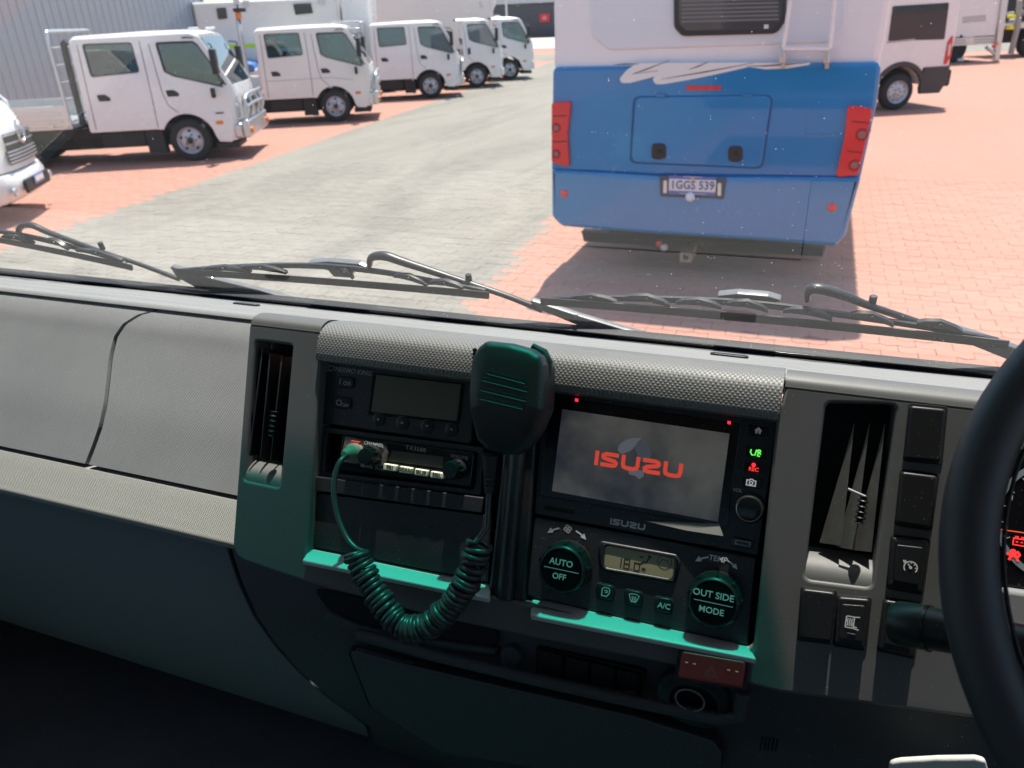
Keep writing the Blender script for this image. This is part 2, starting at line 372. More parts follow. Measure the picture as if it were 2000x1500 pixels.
for q in (((480, 889), (551, 903), (547, 955), (474, 939)), ((1577, 1066), (1714, 1087), (1703, 1149), (1570, 1131))):
    P = [FP.at(*q[0], -.026), FP.at(*q[1], -.026), FP.at(*q[2], .0), FP.at(*q[3], .0)]; rows = []
    for k in range(9):
        s = k / 8; w = -.022 * (1 - s) ** 2.2 - .002
        a = FP.at(q[0][0] + (q[3][0] - q[0][0]) * s, q[0][1] + (q[3][1] - q[0][1]) * s, w); b = FP.at(q[1][0] + (q[2][0] - q[1][0]) * s, q[1][1] + (q[2][1] - q[1][1]) * s, w)
        rows.append((a, b))
    m = MB(); m.skin([[r_[0] for r_ in rows] + [rows[-1][0] - FP.n * .02, rows[0][0] - FP.v * .004], [r_[1] for r_ in rows] + [rows[-1][1] - FP.n * .02, rows[0][1] - FP.v * .004]]); m.build('vent_scoop', M_dash, dash)
# --- rocker switches on the fascia (blanks and switches)
def strokes(pl, name, lines, px, py, scale, w, m, parent, th=.16, sx=1.0, rot=0):
    """line drawing printed on a plane: polylines in units of `scale` pixels, y up"""
    bm = bmesh.new(); k = pl.mpp(px, py, w) * scale; a0, b0 = pl.uv(px, py, w); cr_, sr_ = math.cos(rot), math.sin(rot)
    for li, ln in enumerate(lines):
        P = [Vector((p[0] * sx, p[1])) for p in ln]; n = len(P); closed = n > 2 and (P[0] - P[-1]).length < 1e-6
        if closed: P = P[:-1]; n -= 1
        Lf, Rt = [], []
        for i in range(n):
            if closed: a, b = P[i - 1], P[(i + 1) % n]
            else: a, b = P[max(0, i - 1)], P[min(n - 1, i + 1)]
            d0 = (P[i] - a); d1 = (b - P[i])
            if d0.length < 1e-9: d0 = d1
            if d1.length < 1e-9: d1 = d0
            d0.normalize(); d1.normalize(); nn = Vector((-(d0.y + d1.y), d0.x + d1.x))
            if nn.length < .2: nn = Vector((-d0.y, d0.x))
            nn.normalize(); c = max(.55, nn.dot(Vector((-d0.y, d0.x)))); o = nn * (th / 2 / c)
            Lf.append(P[i] + o); Rt.append(P[i] - o)
        def V(q): return bm.verts.new(pl.pt(a0 + (q.x * cr_ - q.y * sr_) * k, b0 + (q.x * sr_ + q.y * cr_) * k, w + li * 2e-6))
        lv_ = [V(q) for q in Lf]; rv_ = [V(q) for q in Rt]
        for i in range(n if closed else n - 1):
            j = (i + 1) % n; bm.faces.new((lv_[i], lv_[j], rv_[j], rv_[i]))
    bmesh.ops.recalc_face_normals(bm, faces=bm.faces); me = bpy.data.meshes.new('m'); bm.to_mesh(me); bm.free(); return link(name, me, m, parent, 0)
def arc(cx, cy, r, a0, a1, n=12, ry=None): return [(cx + r * math.cos(R(a0 + (a1 - a0) * i / n)), cy + (ry or r) * math.sin(R(a0 + (a1 - a0) * i / n))) for i in range(n + 1)]
def inset(q, k):
    c = (sum(p[0] for p in q) / 4, sum(p[1] for p in q) / 4); return [(c[0] + (p[0] - c[0]) * k, c[1] + (p[1] - c[1]) * k) for p in q]
for key, q in sw.items():
    w = .011 if key in 'ab' else .009
    FP.plate('switch_surround', inset(q, 1.10), .0012, .003, M_void, dash, r=.003, b=.0005)
    s_ = FP.plate('blank_switch' if key in 'abe' else 'rocker_switch', q, w, w + .004, M_knob, dash, r=.003, b=.0022, res=3)
    if key in 'cgd':
        FP.plate('rocker_face', inset(q, .72), w + .0012, .003, M_black, s_, r=.0015, b=.0006)
        c = (sum(p[0] for p in q) / 4, sum(p[1] for p in q) / 4); ww = w + .0016
        if key == 'c':
            s_['label'] = 'cruise control switch with a white speedometer symbol'
            ln = [arc(0, 0, 1, -40, 220, 16), [(0, 0), (-.45, .55)], arc(0, 0, .16, 0, 360, 8), [(-1.25, 1.0), (-.75, .75)], [(-1.15, .7), (-.75, .75), (-.95, 1.1)], [(.6, .6), (.45, .45)], [(.85, 0), (.65, 0)], [(0, .85), (0, .65)]]
            strokes(FP, 'symbol', ln, c[0] + 5, c[1] + 6, 13, ww, M_print, s_, .2)
        if key == 'g':
            s_['label'] = 'heated mirror switch with a white symbol'
            ln = [[(-1, -1), (-1, .8), (-.8, 1), (.3, 1), (.3, -.8), (.1, -1), (-1, -1)], [(.3, 1), (1.2, 1.15)], [(.3, -1), (1.2, -1.1)], [(.3, -.7), (.9, -.75)]] + [[(-.75 + i * .35, -.7), (-.62 + i * .35, -.3), (-.8 + i * .35, .2), (-.66 + i * .35, .65)] for i in range(3)]
            strokes(FP, 'symbol', ln, c[0], c[1], 12, ww, M_print, s_, .2)
            FP.plate('indicator', [(c[0] - 9, c[1] + 20), (c[0] + 8, c[1] + 23), (c[0] + 7, c[1] + 28), (c[0] - 10, c[1] + 25)], ww, .001, M_knob, s_)
    elif key == 'e': s_['label'] = 'blank switch cover beside the heated mirror switch'
    elif key == 'a': s_['label'] = 'upper of the two large blank switch covers'
    else: s_['label'] = 'lower of the two large blank switch covers'
# ------------------------------------------------------------------ refrigeration controller
tk = thing('refrigeration_controller', 'black refrigeration controller with grey display, top left of the centre stack', 'controller', FP.at(760, 775, -.014))
FP.plate('face', ((628, 700), (930, 735), (920, 868), (620, 826)), -.014, .018, M_panel, tk, r=.006, b=.0015)
FP.plate('display_frame', ((728, 728), (907, 749), (897, 828), (718, 810)), -.0132, .003, M_gloss, tk, r=.002, b=.0004)
m_lcd = mat('lcd_olive', (.10, .105, .075), .35, var=.12, vs_=30)
FP.plate('display', ((735, 732), (901, 751), (892, 822), (725, 804)), -.0128, .002, m_lcd, tk, r=.001, b=.0002)
FP.text('maker_name', 'THERMO KING', 686, 725, -.0137, 8.5, M_printg, tk, shear=.25, bold=.0001)
strokes(FP, 'maker_mark', [[(-1, .8), (1, .5), (-.6, 0), (1, -.6), (-1, -.9)]], 642, 718, 7, -.0137, M_printg, tk, .3)
for nm, t_, x, y in (('on_button', 'I on', 674, 747), ('off_button', 'O', 668, 787)):
    b_ = FP.plate(nm, ((x - 17, y - 14), (x + 17, y - 10), (x + 16, y + 13), (x - 18, y + 9)), -.0118, .004, M_knob, tk, r=.005, b=.0012)
    FP.text('marking', t_, x - (0 if nm[1] == 'n' else 6), y, -.0115, 11, M_printg, b_)
    if nm[1] == 'f': FP.text('marking', 'OFF', x + 6, y + 5, -.0115, 6, M_printg, b_)
for x, y in ((727, 819), (774, 826), (823, 832), (872, 839)):
    b_ = FP.lathe('soft_key', x, y, [(.0075, -.014), (.0075, -.0132), (.0065, -.0128), (0, -.0127)], M_knob, tk)
    FP.lathe('dot', x, y, [(.0012, -.0129), (.0012, -.0124), (0, -.0123)], M_printg, b_, 10)
# ------------------------------------------------------------------ two way radio
rd = thing('two_way_radio', 'small two way radio with four pale buttons and two knobs', 'radio', FP.at(800, 900, -.012))
FP.plate('surround', ((620, 832), (944, 874), (938, 968), (612, 932)), -.015, .016, M_panel, rd, r=.002, b=.001, holes=[((640, 846), (932, 884), (926, 956), (632, 921))], hr=.002)
FP.plate('face', ((668, 850), (926, 884), (918, 952), (660, 918)), -.010, .02, M_gloss, rd, r=.003, b=.0015)
FP.plate('connector_block', ((674, 852), (752, 870), (757, 884), (748, 912), (664, 902)), -.006, .006, mat('dusty_block', (.10, .095, .085), .7, var=.7, vs_=60, dust=.7, ds=380), rd, r=.002, b=.001)
FP.plate('display', ((766, 880), (866, 892), (864, 914), (756, 900)), -.0094, .002, mat('radio_lcd', (.05, .055, .05), .3), rd, r=.001, b=.0002)
FP.text('model_name', 'TX3500', 812, 877, -.0097, 7, M_printg, rd, space=1.3)
FP.text('marking', 'VOLUME', 897, 893, -.0097, 6.5, M_printg, rd)
FP.text('marking', 'CHANNEL', 730, 868, -.0055, 6, M_print, rd)
FP.text('marking', 'POWER', 716, 911, -.0055, 5, M_printg, rd)
FP.text('marking', 'TUNE', 741, 916, -.0097, 5, M_printg, rd)
m_key = mat('pale_keys', (.80, .80, .62), .45, var=.08)
m_keyp = mat('key_print', (.05, .06, .05), .6)
for s_, x, y in (('PRI', 761, 913), ('SCAN', 791.5, 918), ('DUP', 822, 923), ('SQL', 853, 928)):
    k_ = FP.plate('key', ((x - 12, y - 8), (x + 13.5, y - 4), (x + 12, y + 8), (x - 13.5, y + 4.5)), -.004, .008, m_key, rd, r=.0012, b=.001); FP.text('marking', s_, x, y, -.0037, 7.2, m_keyp, k_, bold=.00008)
FP.plate('duplex_button', ((685, 860), (702, 863), (701, 871), (684, 868)), -.003, .004, mat('red_button', (.55, .05, .04), .4), rd, r=.0005, b=.0004)
for x, y, r_ in ((724, 890, .0088), (888, 917, .0088)):
    kb = FP.lathe('knob', x, y, [(r_ * 1.15, -.010), (r_ * 1.15, -.004), (r_, -.002), (r_, .010), (r_ * .9, .0125), (0, .013)], M_knob, rd, 24)
    a, b = FP.uv(x, y, 0)
    for k in range(12):
        an = k * math.tau / 12; p0 = FP.pt(a + math.cos(an) * r_, b + math.sin(an) * r_, -.001); MB().cyl(p0, p0 + FP.n * .010, .0009, n=6).build('grip', M_knob, kb)
# pocket below it
FP.plate('pocket_panel', ((612, 962), (960, 1008), (954, 1137), (604, 1066)), -.0125, .004, M_panel, dash, b=.0006)
FP.plate('pocket_rail', ((612, 930), (944, 972), (940, 1002), (611, 958)), -.008, .010, M_panel, dash, r=.001, b=.001)
# ------------------------------------------------------------------ microphone and its cord
mic = thing('handheld_microphone', 'black handheld radio microphone hanging in front of the stack on a coiled cord', 'microphone', FP.at(990, 780, .03))
ol = [(937, 676), (952, 665), (1000, 670), (1040, 681), (1060, 694), (1066, 712), (1064, 800), (1046, 842), (1022, 878), (1003, 891), (970, 889), (945, 883), (926, 862), (918, 800), (918, 760), (924, 700)]
MW = .062
def lean(v, w): return w - (.30 * (V_SEAM - v) if v < V_SEAM and w > .05 else 0)
V_SEAM = FP.uv(990, 796, MW)[1]; olp = fillet(FP.poly(ol, MW), .006, 4); mc = (sum(p[0] for p in olp) / len(olp), sum(p[1] for p in olp) / len(olp))
def ringw(k, w, dx=0): return [FP.pt(mc[0] + (p[0] - mc[0]) * k + dx, mc[1] + (p[1] - mc[1]) * k, lean(mc[1] + (p[1] - mc[1]) * k, w)) for p in olp]
M_mic = mat('mic_plastic', (.018, .02, .02), .40, dust=.16, ds=600, grain=.3, gs=2200)
body = MB().skin([ringw(.80, .022), ringw(.92, .024), ringw(.97, .029), ringw(.97, .044), ringw(1.0, .0455), ringw(1.0, .058), ringw(.985, .0635), ringw(.945, .0675), ringw(.87, .0695), ringw(.6, .0705), ringw(.2, .071)]).build('body', M_mic, mic, 60)
for (x0, y0), (x1, y1) in (((951, 726), (1026, 746)), ((941, 739), (1030, 762)), ((936, 758), (1029, 781)), ((937, 775), (1022, 796))):
    sl_ = FP.plate('grille_slot', ((x0, y0 - 3), (x1, y1 - 4.5), (x1 - 1, y1 + 3), (x0 - 1, y0 + 3.5)), .0716, .003, M_void, body, r=.0014, b=.0002)
    MB().tube([FP.at(x0 + 1, y0 + 5, .0712), FP.at(x1 - 1, y1 + 4, .0712)], .0007, 6).build('slot_edge', M_mic, body)
tb = [FP.at(1040, 676, .048), FP.at(1062, 690, .048), FP.at(1070, 708, .048), FP.at(1071, 745, .046)]
MB().tube(tb, [.003, .0045, .0048, .002], 12).build('push_to_talk_button', M_rub, mic)
for k in range(14):
    y = 684 + k * 7.5; MB().cyl(FP.at(928 - k * .35, y, .036), FP.at(927 - k * .35, y, .054), .0021, n=8).build('ridge', M_rub, body)
MB().tube([FP.at(957, 888, .048), FP.at(956, 915, .046), FP.at(955, 962, .042)], [.0075, .0060, .0042], 12).build('strain_relief', M_rub, mic)
for k in range(6): MB().tube([FP.at(957 - k * .3, 906 + k * 9, .046), FP.at(957 - k * .3, 909 + k * 9, .046)], .0066 - k * .0003, 12).build('relief_ring', M_rub, mic)
MB().tube([FP.at(985, 712, .0), FP.at(985, 712, .03)], .006, 12).build('hanger', M_black, mic)
def cpath(pts, w, n=10):
    P = [Vector(FP.at(p[0], p[1], p[2] if len(p) > 2 else w)) for p in pts]; o = []
    for i in range(len(P) - 1):
        a, b, c, d = P[max(0, i - 1)], P[i], P[i + 1], P[min(len(P) - 1, i + 2)]
        for k in range(n):
            s = k / n; o.append(.5 * (2 * b + (c - a) * s + (2 * a - 5 * b + 4 * c - d) * s * s + (3 * b - a - 3 * c + d) * s ** 3))
    return o + [P[-1]]
M_cord = mat('cord_rubber', (.035, .04, .04), .35, dust=.1, ds=500)
ax = cpath([(936, 1058), (930, 1085), (922, 1112), (906, 1146), (884, 1180), (858, 1206), (828, 1226), (796, 1228), (768, 1208), (746, 1178), (728, 1150), (712, 1120), (700, 1094), (696, 1080)], .046, 12)
def helix(axis, turns, rad, dens):
    L = [0]
    for a, b in zip(axis, axis[1:]): L.append(L[-1] + (b - a).length)
    tot = L[-1]; N = int(turns * 14); out = []; t0 = (axis[1] - axis[0]).normalized(); a = (FP.n - t0 * FP.n.dot(t0)).normalized(); j = 0
    for i in range(N + 1):
        q = i / N; s = dens(q) * tot
        while j < len(L) - 2 and L[j + 1] < s: j += 1
        k = (s - L[j]) / max(1e-9, L[j + 1] - L[j]); p = axis[j].lerp(axis[j + 1], min(1, k)); t = (axis[min(j + 1, len(axis) - 1)] - axis[j]).normalized()
        a = (a - t * a.dot(t)).normalized(); b = t.cross(a); an = q * turns * math.tau
        rr = rad * (1 + .13 * math.sin(q * 47) * math.sin(q * 13) + .05 * math.sin(q * 151)); p = p + FP.u * .0007 * math.sin(q * 83) + FP.v * .0006 * math.sin(q * 117); out.append(p + a * math.cos(an) * rr + b * math.sin(an) * rr)
    return out
hx = helix(ax, 40, .0103, lambda q: q + .02 * math.sin(q * math.tau) * (1) + .012 * math.sin(q * 9) + .0035 * math.sin(q * 61))
up_ = cpath([(955, 960, .042), (953, 1000, .042), (951, 1030, .044)], .043, 8)
dn_ = cpath([(712, 1078, .046), (694, 1070, .045), (676, 1048, .042), (660, 1010, .038), (652, 965, .034), (654, 930, .030), (664, 902, .024), (678, 890, .014), (688, 886, .006)], .04, 8)
MB().tube(up_ + hx + dn_, .0029, 8).build('coiled_cord', M_cord, mic, 80)
FP.lathe('plug', 689, 885, [(.0105, -.008), (.0105, .001), (.009, .002), (.0075, .006), (.006, .012), (.003, .018)], mat('plug_rubber', (.20, .19, .15), .7, var=.4, vs_=80), mic, 20)
# ------------------------------------------------------------------ head unit
hu = thing('head_unit', 'touchscreen head unit showing a red maker name on a dark grey screen', 'head unit', FP.at(1270, 910, -.012))
FP.plate('face', ((1062, 748), (1522, 808), (1482, 1086), (1042, 1004)), -.012, .02, M_panel, hu, r=.003, b=.0015)
FP.plate('bezel', ((1072, 772), (1448, 828), (1420, 1030), (1054, 968)), -.0105, .003, M_gloss, hu, r=.002, b=.0008)
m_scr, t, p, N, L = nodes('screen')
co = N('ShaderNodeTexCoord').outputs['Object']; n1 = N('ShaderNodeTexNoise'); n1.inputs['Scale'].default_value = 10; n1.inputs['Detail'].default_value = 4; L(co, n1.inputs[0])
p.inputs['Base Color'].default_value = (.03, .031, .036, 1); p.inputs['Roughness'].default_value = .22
L(mixc(t, mth(t, 'MINIMUM', mth(t, 'MAXIMUM', mth(t, 'MULTIPLY', mth(t, 'SUBTRACT', n1.outputs[0], .46), 5), 0), 1), (.012, .013, .018), (.17, .165, .145)), p.inputs['Base Color'])  # blotchy reflections painted as noise into the screen's base and emission colour
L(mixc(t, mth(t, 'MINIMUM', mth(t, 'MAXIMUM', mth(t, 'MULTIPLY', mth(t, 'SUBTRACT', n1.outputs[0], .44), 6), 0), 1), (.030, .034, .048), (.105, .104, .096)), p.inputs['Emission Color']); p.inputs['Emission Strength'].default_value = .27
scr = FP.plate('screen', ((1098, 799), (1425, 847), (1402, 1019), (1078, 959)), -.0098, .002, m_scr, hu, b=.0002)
m_red = mat('screen_red', (.62, .060, .035), .4, emit=.45)
LET = {'I': ([(.14, 0), (.14, 1)], .42), 'S': ([(1.2, .87), (.35, .87), (.15, .76), (.16, .62), (.32, .55), (.95, .44), (1.06, .32), (1.0, .18), (.85, .13), (.0, .13)], 1.38),
       'U': ([(.14, 1), (.14, .38), (.2, .2), (.4, .13), (.86, .13), (1.06, .2), (1.12, .38), (1.12, 1)], 1.44), 'Z': ([(.0, .87), (.85, .87), (1.02, .8), (1.06, .68), (.95, .57), (.3, .44), (.16, .32), (.2, .18), (.36, .13), (1.2, .13)], 1.36)}
def logo(pl, px, py, hpx, w, m, parent, sx=1.0, name='maker_name'):
    x = 0; ln = []
    for ch in 'ISUZU':
        g, adv = LET[ch]; ln.append([(q[0] + x, q[1] - .5) for q in g]); x += adv
    x -= .16
    return strokes(pl, name, [[(q[0] - x / 2, q[1]) for q in l] for l in ln], px, py, hpx, w, m, parent, .27, sx)
m_globe = mat('screen_globe', (.13, .145, .17), .4, emit=.30)
gl = [(1207, 872), (1216, 862), (1232, 856), (1252, 855), (1262, 862), (1270, 880), (1268, 900), (1262, 922), (1254, 932), (1242, 926), (1232, 916), (1226, 900), (1218, 886)]
for nm, m_, g_ in (('map_shape', m_globe, [(1206, 880), (1210, 868), (1222, 859), (1240, 855), (1254, 856), (1246, 862), (1240, 872), (1232, 880), (1222, 884), (1214, 887)]), ('map_shape', mat('globe_dim', (.07, .08, .10), .4, emit=.3), [(1240, 872), (1256, 860), (1268, 872), (1272, 890), (1262, 905), (1250, 900), (1244, 888)]), ('map_shape', m_globe, [(1226, 919), (1240, 916), (1258, 920), (1257, 931), (1248, 936), (1240, 929), (1229, 927)])):
    FP.plate(nm, g_, -.0096, .0005, m_, scr, r=.0015, b=.0001)
logo(FP, 1246, 907, 29, -.0093, m_red, scr, 1.02)
for x, y in ((1126, 781), (1424, 825)): FP.plate('red_led', ((x - 3, y - 3), (x + 3, y - 2), (x + 3, y + 4), (x - 3, y + 3)), -.0100, .001, mat('led_red', (.9, .02, .05), .4, emit=1.0), hu, b=.0001)
logo(FP, 1226, 1024, 12, -.0116, mat('badge', (.5, .5, .48), .4), hu, .98)
m_grn = mat('icon_green', (.10, .75, .08), .4, emit=.7); m_rec = mat('icon_red', (.85, .03, .03), .4, emit=.8); m_wht = mat('icon_white', (.6, .62, .64), .4, emit=.25)
hb = []
for x, y in ((1481, 842), (1476, 884), (1471, 913), (1467, 943)):
    hb.append(FP.plate('key', ((x - 20, y - 12), (x + 20, y - 6), (x + 18, y + 12), (x - 22, y + 6)), -.0092, .005, M_gloss, hu, r=.001, b=.0008))
strokes(FP, 'home_symbol', [[(-.9, 0), (0, .9), (.9, 0)], [(-.5, -.8), (-.5, .1), (0, .5), (.5, .1), (.5, -.8)], [(-.35, -.5), (-.35, .1)], [(.35, -.5), (.35, .1)]], 1481, 842, 7, -.0089, mat('icon_grey', (.35, .37, .4), .4, emit=.08), hb[0], .45)
strokes(FP, 'phone_symbol', [[(-1.3, .8), (-1.5, 0), (-1.0, -.8), (-.5, -.8)], [(-.2, -.9), (.2, .9)], [(.5, -.8), (.9, .2), (1.5, -.4)], arc(.9, .5, .4, 0, 360, 8), [(.5, -.9), (1.3, -.9)]], 1476, 884, 7, -.0089, m_grn, hb[1], .4)
FP.text('rec_symbol', 'REC', 1472, 917, -.0089, 8, m_rec, hb[2], bold=.0001); strokes(FP, 'rec_symbol', [arc(0, 0, .5, 0, 360, 10), [(-.3, 0), (.3, 0)]], 1472, 908, 6, -.0089, m_rec, hb[2], .45)
strokes(FP, 'camera_symbol', [[(-1.1, -.7), (-1.1, .6), (-.5, .6), (-.3, .9), (.3, .9), (.5, .6), (1.1, .6), (1.1, -.7), (-1.1, -.7)], arc(0, -.05, .42, 0, 360, 10)], 1467, 943, 8, -.0089, m_wht, hb[3], .3)
FP.text('marking', 'VOL', 1441, 958, -.0117, 7, M_print, hu)
kn = FP.lathe('volume_knob', 1463, 996, [(.0125, -.012), (.0125, -.004), (.0118, -.002), (.0112, -.001)], M_knob, hu, 36)
FP.lathe('knob_ring', 1463, 994, [(.0112, -.002), (.0112, .0018), (.0108, .0028), (.0103, .0026), (.0102, .001)], M_silver, kn, 36)
FP.lathe('knob_cap', 1463, 994, [(.0102, -.001), (.0102, .0020), (.0098, .0034), (.007, .0040), (0, .0042)], M_gloss, kn, 36)
us = FP.plate('usb_socket', ((1430, 1049), (1472, 1056), (1468, 1074), (1427, 1066)), -.0095, .004, M_gloss, hu, r=.001, b=.0008); FP.plate('usb_frame', ((1437, 1054), (1466, 1059), (1464, 1068), (1434, 1063)), -.0090, .001, M_printg, us, b=.0002, holes=[((1439, 1056), (1464, 1060.5), (1462.5, 1066.5), (1437, 1061.5))])
FP.plate('disc_slot', ((1064, 988), (1122, 997), (1121, 1004), (1063, 995)), -.0113, .001, M_void, hu, b=.0002)
P_ = [FP.at(1262, 1018, -.0100), FP.at(1404, 1023, -.0100), FP.at(1412, 1047, -.0035), FP.at(1340, 1036, -.0085)]
MB().skin([P_, [q - FP.n * .004 for q in P_]]).build('chin', mat('chin_plastic', (.16, .16, .15), .5, dust=.2), hu)
# ------------------------------------------------------------------ climate control
cl = thing('climate_control', 'black climate control panel with two round knobs and a small display', 'control panel', FP.at(1250, 1120, -.014))
FP.plate('face', ((1044, 1009), (1478, 1090), (1460, 1262), (1028, 1164)), -.0125, .02, M_panel, cl, r=.003, b=.0015)
FP.plate('display_frame', ((1172, 1056), (1322, 1083), (1330, 1098), (1318, 1140), (1304, 1142), (1180, 1118), (1170, 1104), (1168, 1068)), -.0105, .006, M_black, cl, r=.005, b=.002, holes=[((1182, 1066), (1318, 1091), (1312, 1131), (1180, 1108))], hr=.004)
m_clcd = mat('lcd_amber', (.30, .275, .16), .3, var=.08, vs_=20)
lcd = FP.plate('display', ((1178, 1062), (1322, 1088), (1316, 1136), (1176, 1112)), -.0118, .001, m_clcd, cl, b=.0001)
m_seg = mat('lcd_segment', (.035, .032, .02), .5)
SEG = {'1': [[(.5, 0), (.5, 1)]], '8': [[(0, 0), (0, 1), (.55, 1), (.55, 0), (0, 0)], [(0, .5), (.55, .5)]], '0': [[(0, 0), (0, 1), (.55, 1), (.55, 0), (0, 0)]]}
ln = [[(q[0] + dx, q[1] * s_ - .5) for q in l] for ch, dx, s_ in (('1', -.5, 1), ('8', .35, 1), ('0', 1.45, .8)) for l in SEG[ch]] + [[(1.14, -.5), (1.2, -.42)]]
strokes(FP, 'reading', ln, 1213, 1099, 18, -.01165, m_seg, lcd, .13)
strokes(FP, 'airflow_symbol', [[(-1.2, .7), (-.4, .8)], [(-.9, -.6), (-.2, -.1), (.3, -.1), (.6, .7)], arc(.75, 1.05, .2, 0, 360, 8), [(.3, -.1), (-.4, -.1), (-.8, -.6)]], 1260, 1097, 10, -.01165, m_seg, lcd, .3)
strokes(FP, 'car_symbol', [arc(0, 0, 1, 0, 360, 16), [(-.7, -.3), (-.4, .3), (.4, .3), (.7, -.3)]], 1298, 1098, 14, -.01165, m_seg, lcd, .1)
strokes(FP, 'fan_symbol', [[(-.8, -.5), (.8, .5)], [(-.8, .5), (.8, -.5)], [(0, -.7), (0, .7)]], 1257, 1112, 5, -.01165, m_seg, lcd, .35)
def big_knob(px, py, rp, up, lo, label):
    r_ = rp * FP.mpp(px, py, .012)
    k_ = FP.lathe('dial', px, py, [(r_ * 1.22, -.0125), (r_ * 1.24, -.008), (r_ * 1.20, .002), (r_ * 1.13, .009), (r_ * 1.04, .0115), (r_ * 1.0, .0118), (r_ * .99, .0105), (r_ * .97, .0105)], M_knob, cl, 48, w=.012); k_['label'] = label
    f_ = FP.lathe('dial_face', px, py, [(r_ * .97, .002), (r_ * .97, .0108), (r_ * .94, .0114), (0, .0116)], mat('dial_black', (.004, .004, .005), .55, spec=.12) if 'dial_black' not in bpy.data.materials else bpy.data.materials['dial_black'], k_, 48, w=.012)
    a, b = FP.uv(px, py, .012)
    for i in range(9):
        an = R(90 + (i - 4) * 40); q = FP.pt(a + math.cos(an) * r_ * 1.17, b + math.sin(an) * r_ * 1.17, -.004); MB().cyl(q, q + FP.n * .0125 - (FP.u * math.cos(an) + FP.v * math.sin(an)) * .001, .0022, n=8).build('grip', M_knob, k_)
    FP.text('marking', up, px, py - rp * .34, .0119, rp * .30, M_print, f_, bold=.00012); FP.text('marking', lo, px - 4, py + rp * .34, .0119, rp * .28, M_print, f_, bold=.00012)
    strokes(FP, 'marking', [[(-.85, 0), (.85, 0)]], px, py, rp, .0119, M_print, f_, .035)
big_knob(1096, 1113, 40, 'AUTO', 'OFF', 'left climate dial marked AUTO and OFF'); big_knob(1393, 1178, 45, 'OUT SIDE', 'MODE', 'right climate dial marked OUT SIDE and MODE')
for i, (x, y) in enumerate(((1183, 1156), (1238, 1168), (1297, 1182))):
    FP.plate('button_well', ((x - 21, y - 20), (x + 20, y - 13), (x + 16, y + 21), (x - 17, y + 15)), -.0115, .002, M_void, cl, r=.005, b=.0008)
    b_ = FP.plate('button', ((x - 18, y - 17), (x + 17, y - 11), (x + 14, y + 18), (x - 15, y + 12)), -.006, .008, M_knob, cl, r=.005, b=.0015)
    if i == 2: FP.text('marking', 'A/C', x, y + 2, -.0057, 11, M_print, b_, bold=.0001)
    elif i == 1: strokes(FP, 'symbol', [[(-1, .5), (-.5, .75), (.5, .75), (1, .5), (.5, -.7), (-.5, -.7), (-1, .5)]] + [[(d, -.9), (d + .1, -.3), (d - .05, .3)] for d in (-.35, 0, .35)], x, y, 10, -.0057, M_print, b_, .17)
    else: strokes(FP, 'symbol', [[(-.8, -.9), (-.8, .5), (-.4, .9), (.6, .9), (.8, .6), (.8, -.2), (.3, -.9), (-.8, -.9)], [(-.3, .3), (.3, .3), (.3, -.1), (-.2, -.1)]], x, y, 9, -.0057, M_print, b_, .22)
ar_l = [[(1.1, .25), (.1, .1)], [(.1, .1), (-1.1, -.35)], [(-.5, .35), (-1.1, -.35), (-.2, -.35)]]
strokes(FP, 'marking', ar_l, 1082, 1035, 10, -.0122, M_printg, cl, .3, rot=.25); strokes(FP, 'marking', [[(-q[0], q[1]) for q in l] for l in ar_l], 1134, 1044, 10, -.0122, M_print, cl, .3, rot=-.25)
strokes(FP, 'fan_symbol', [arc(dx * .42, dy * .42, .34, 0, 360, 8) for dx, dy in ((1, .3), (-.3, 1), (-1, -.3), (.3, -1))], 1109, 1033, 9, -.0122, M_printg, cl, .3)
FP.text('marking', 'TEMP', 1402, 1092, -.0122, 11, M_print, cl, bold=.0001, shear=.1)
strokes(FP, 'marking', ar_l, 1372, 1091, 11, -.0122, M_print, cl, .3, rot=.2); strokes(FP, 'marking', [[(-q[0], q[1]) for q in l] for l in ar_l], 1430, 1102, 10, -.0122, M_print, cl, .3, rot=-.3)
# ------------------------------------------------------------------ lower console
lcp = smooth_prof([(.602, -.500), (.575, -.545), (.553, -.585), (.5395, -.625), (.5350, -.680), (.541, -.745), (.562, -.815), (.60, -.89)], 5)
con = sheet('lower_console', lcp, lambda s, p: curve_x(p, .0035), .80, M_con, dash, 20, .005)
LPa = PL(E(0, .5540, -.5825), (1, 0, 0), (0, .330, .944))
LPb = PL(E(0, .5355, -.6700), (1, 0, 0), (0, -.02, 1))
LPa.plate('tray_opening', ((608, 1148), (660, 1158), (960, 1222), (975, 1245), (968, 1262), (800, 1240), (700, 1215), (640, 1190)), .004, .004, M_void, dash, r=.006, b=.001)
LPa.plate('tray_lip', ((640, 1196), (700, 1222), (800, 1246), (968, 1268), (966, 1282), (790, 1262), (690, 1240), (632, 1206)), .012, .014, M_con, dash, r=.004, b=.004, res=3)
LPa.lathe('round_button', 1002, 1276, [(.012, .0), (.012, .006), (.0105, .009), (0, .010)], M_con, dash, 24)
LPa.plate('coin_slot', ((1030, 1218), (1185, 1252), (1180, 1268), (1070, 1252), (1030, 1236)), .006, .004, M_void, dash, r=.002, b=.001)
sb = LPa.plate('switch_bank', ((1046, 1262), (1262, 1310), (1252, 1366), (1232, 1368), (1046, 1318)), .005, .006, M_void, dash, r=.004, b=.001)
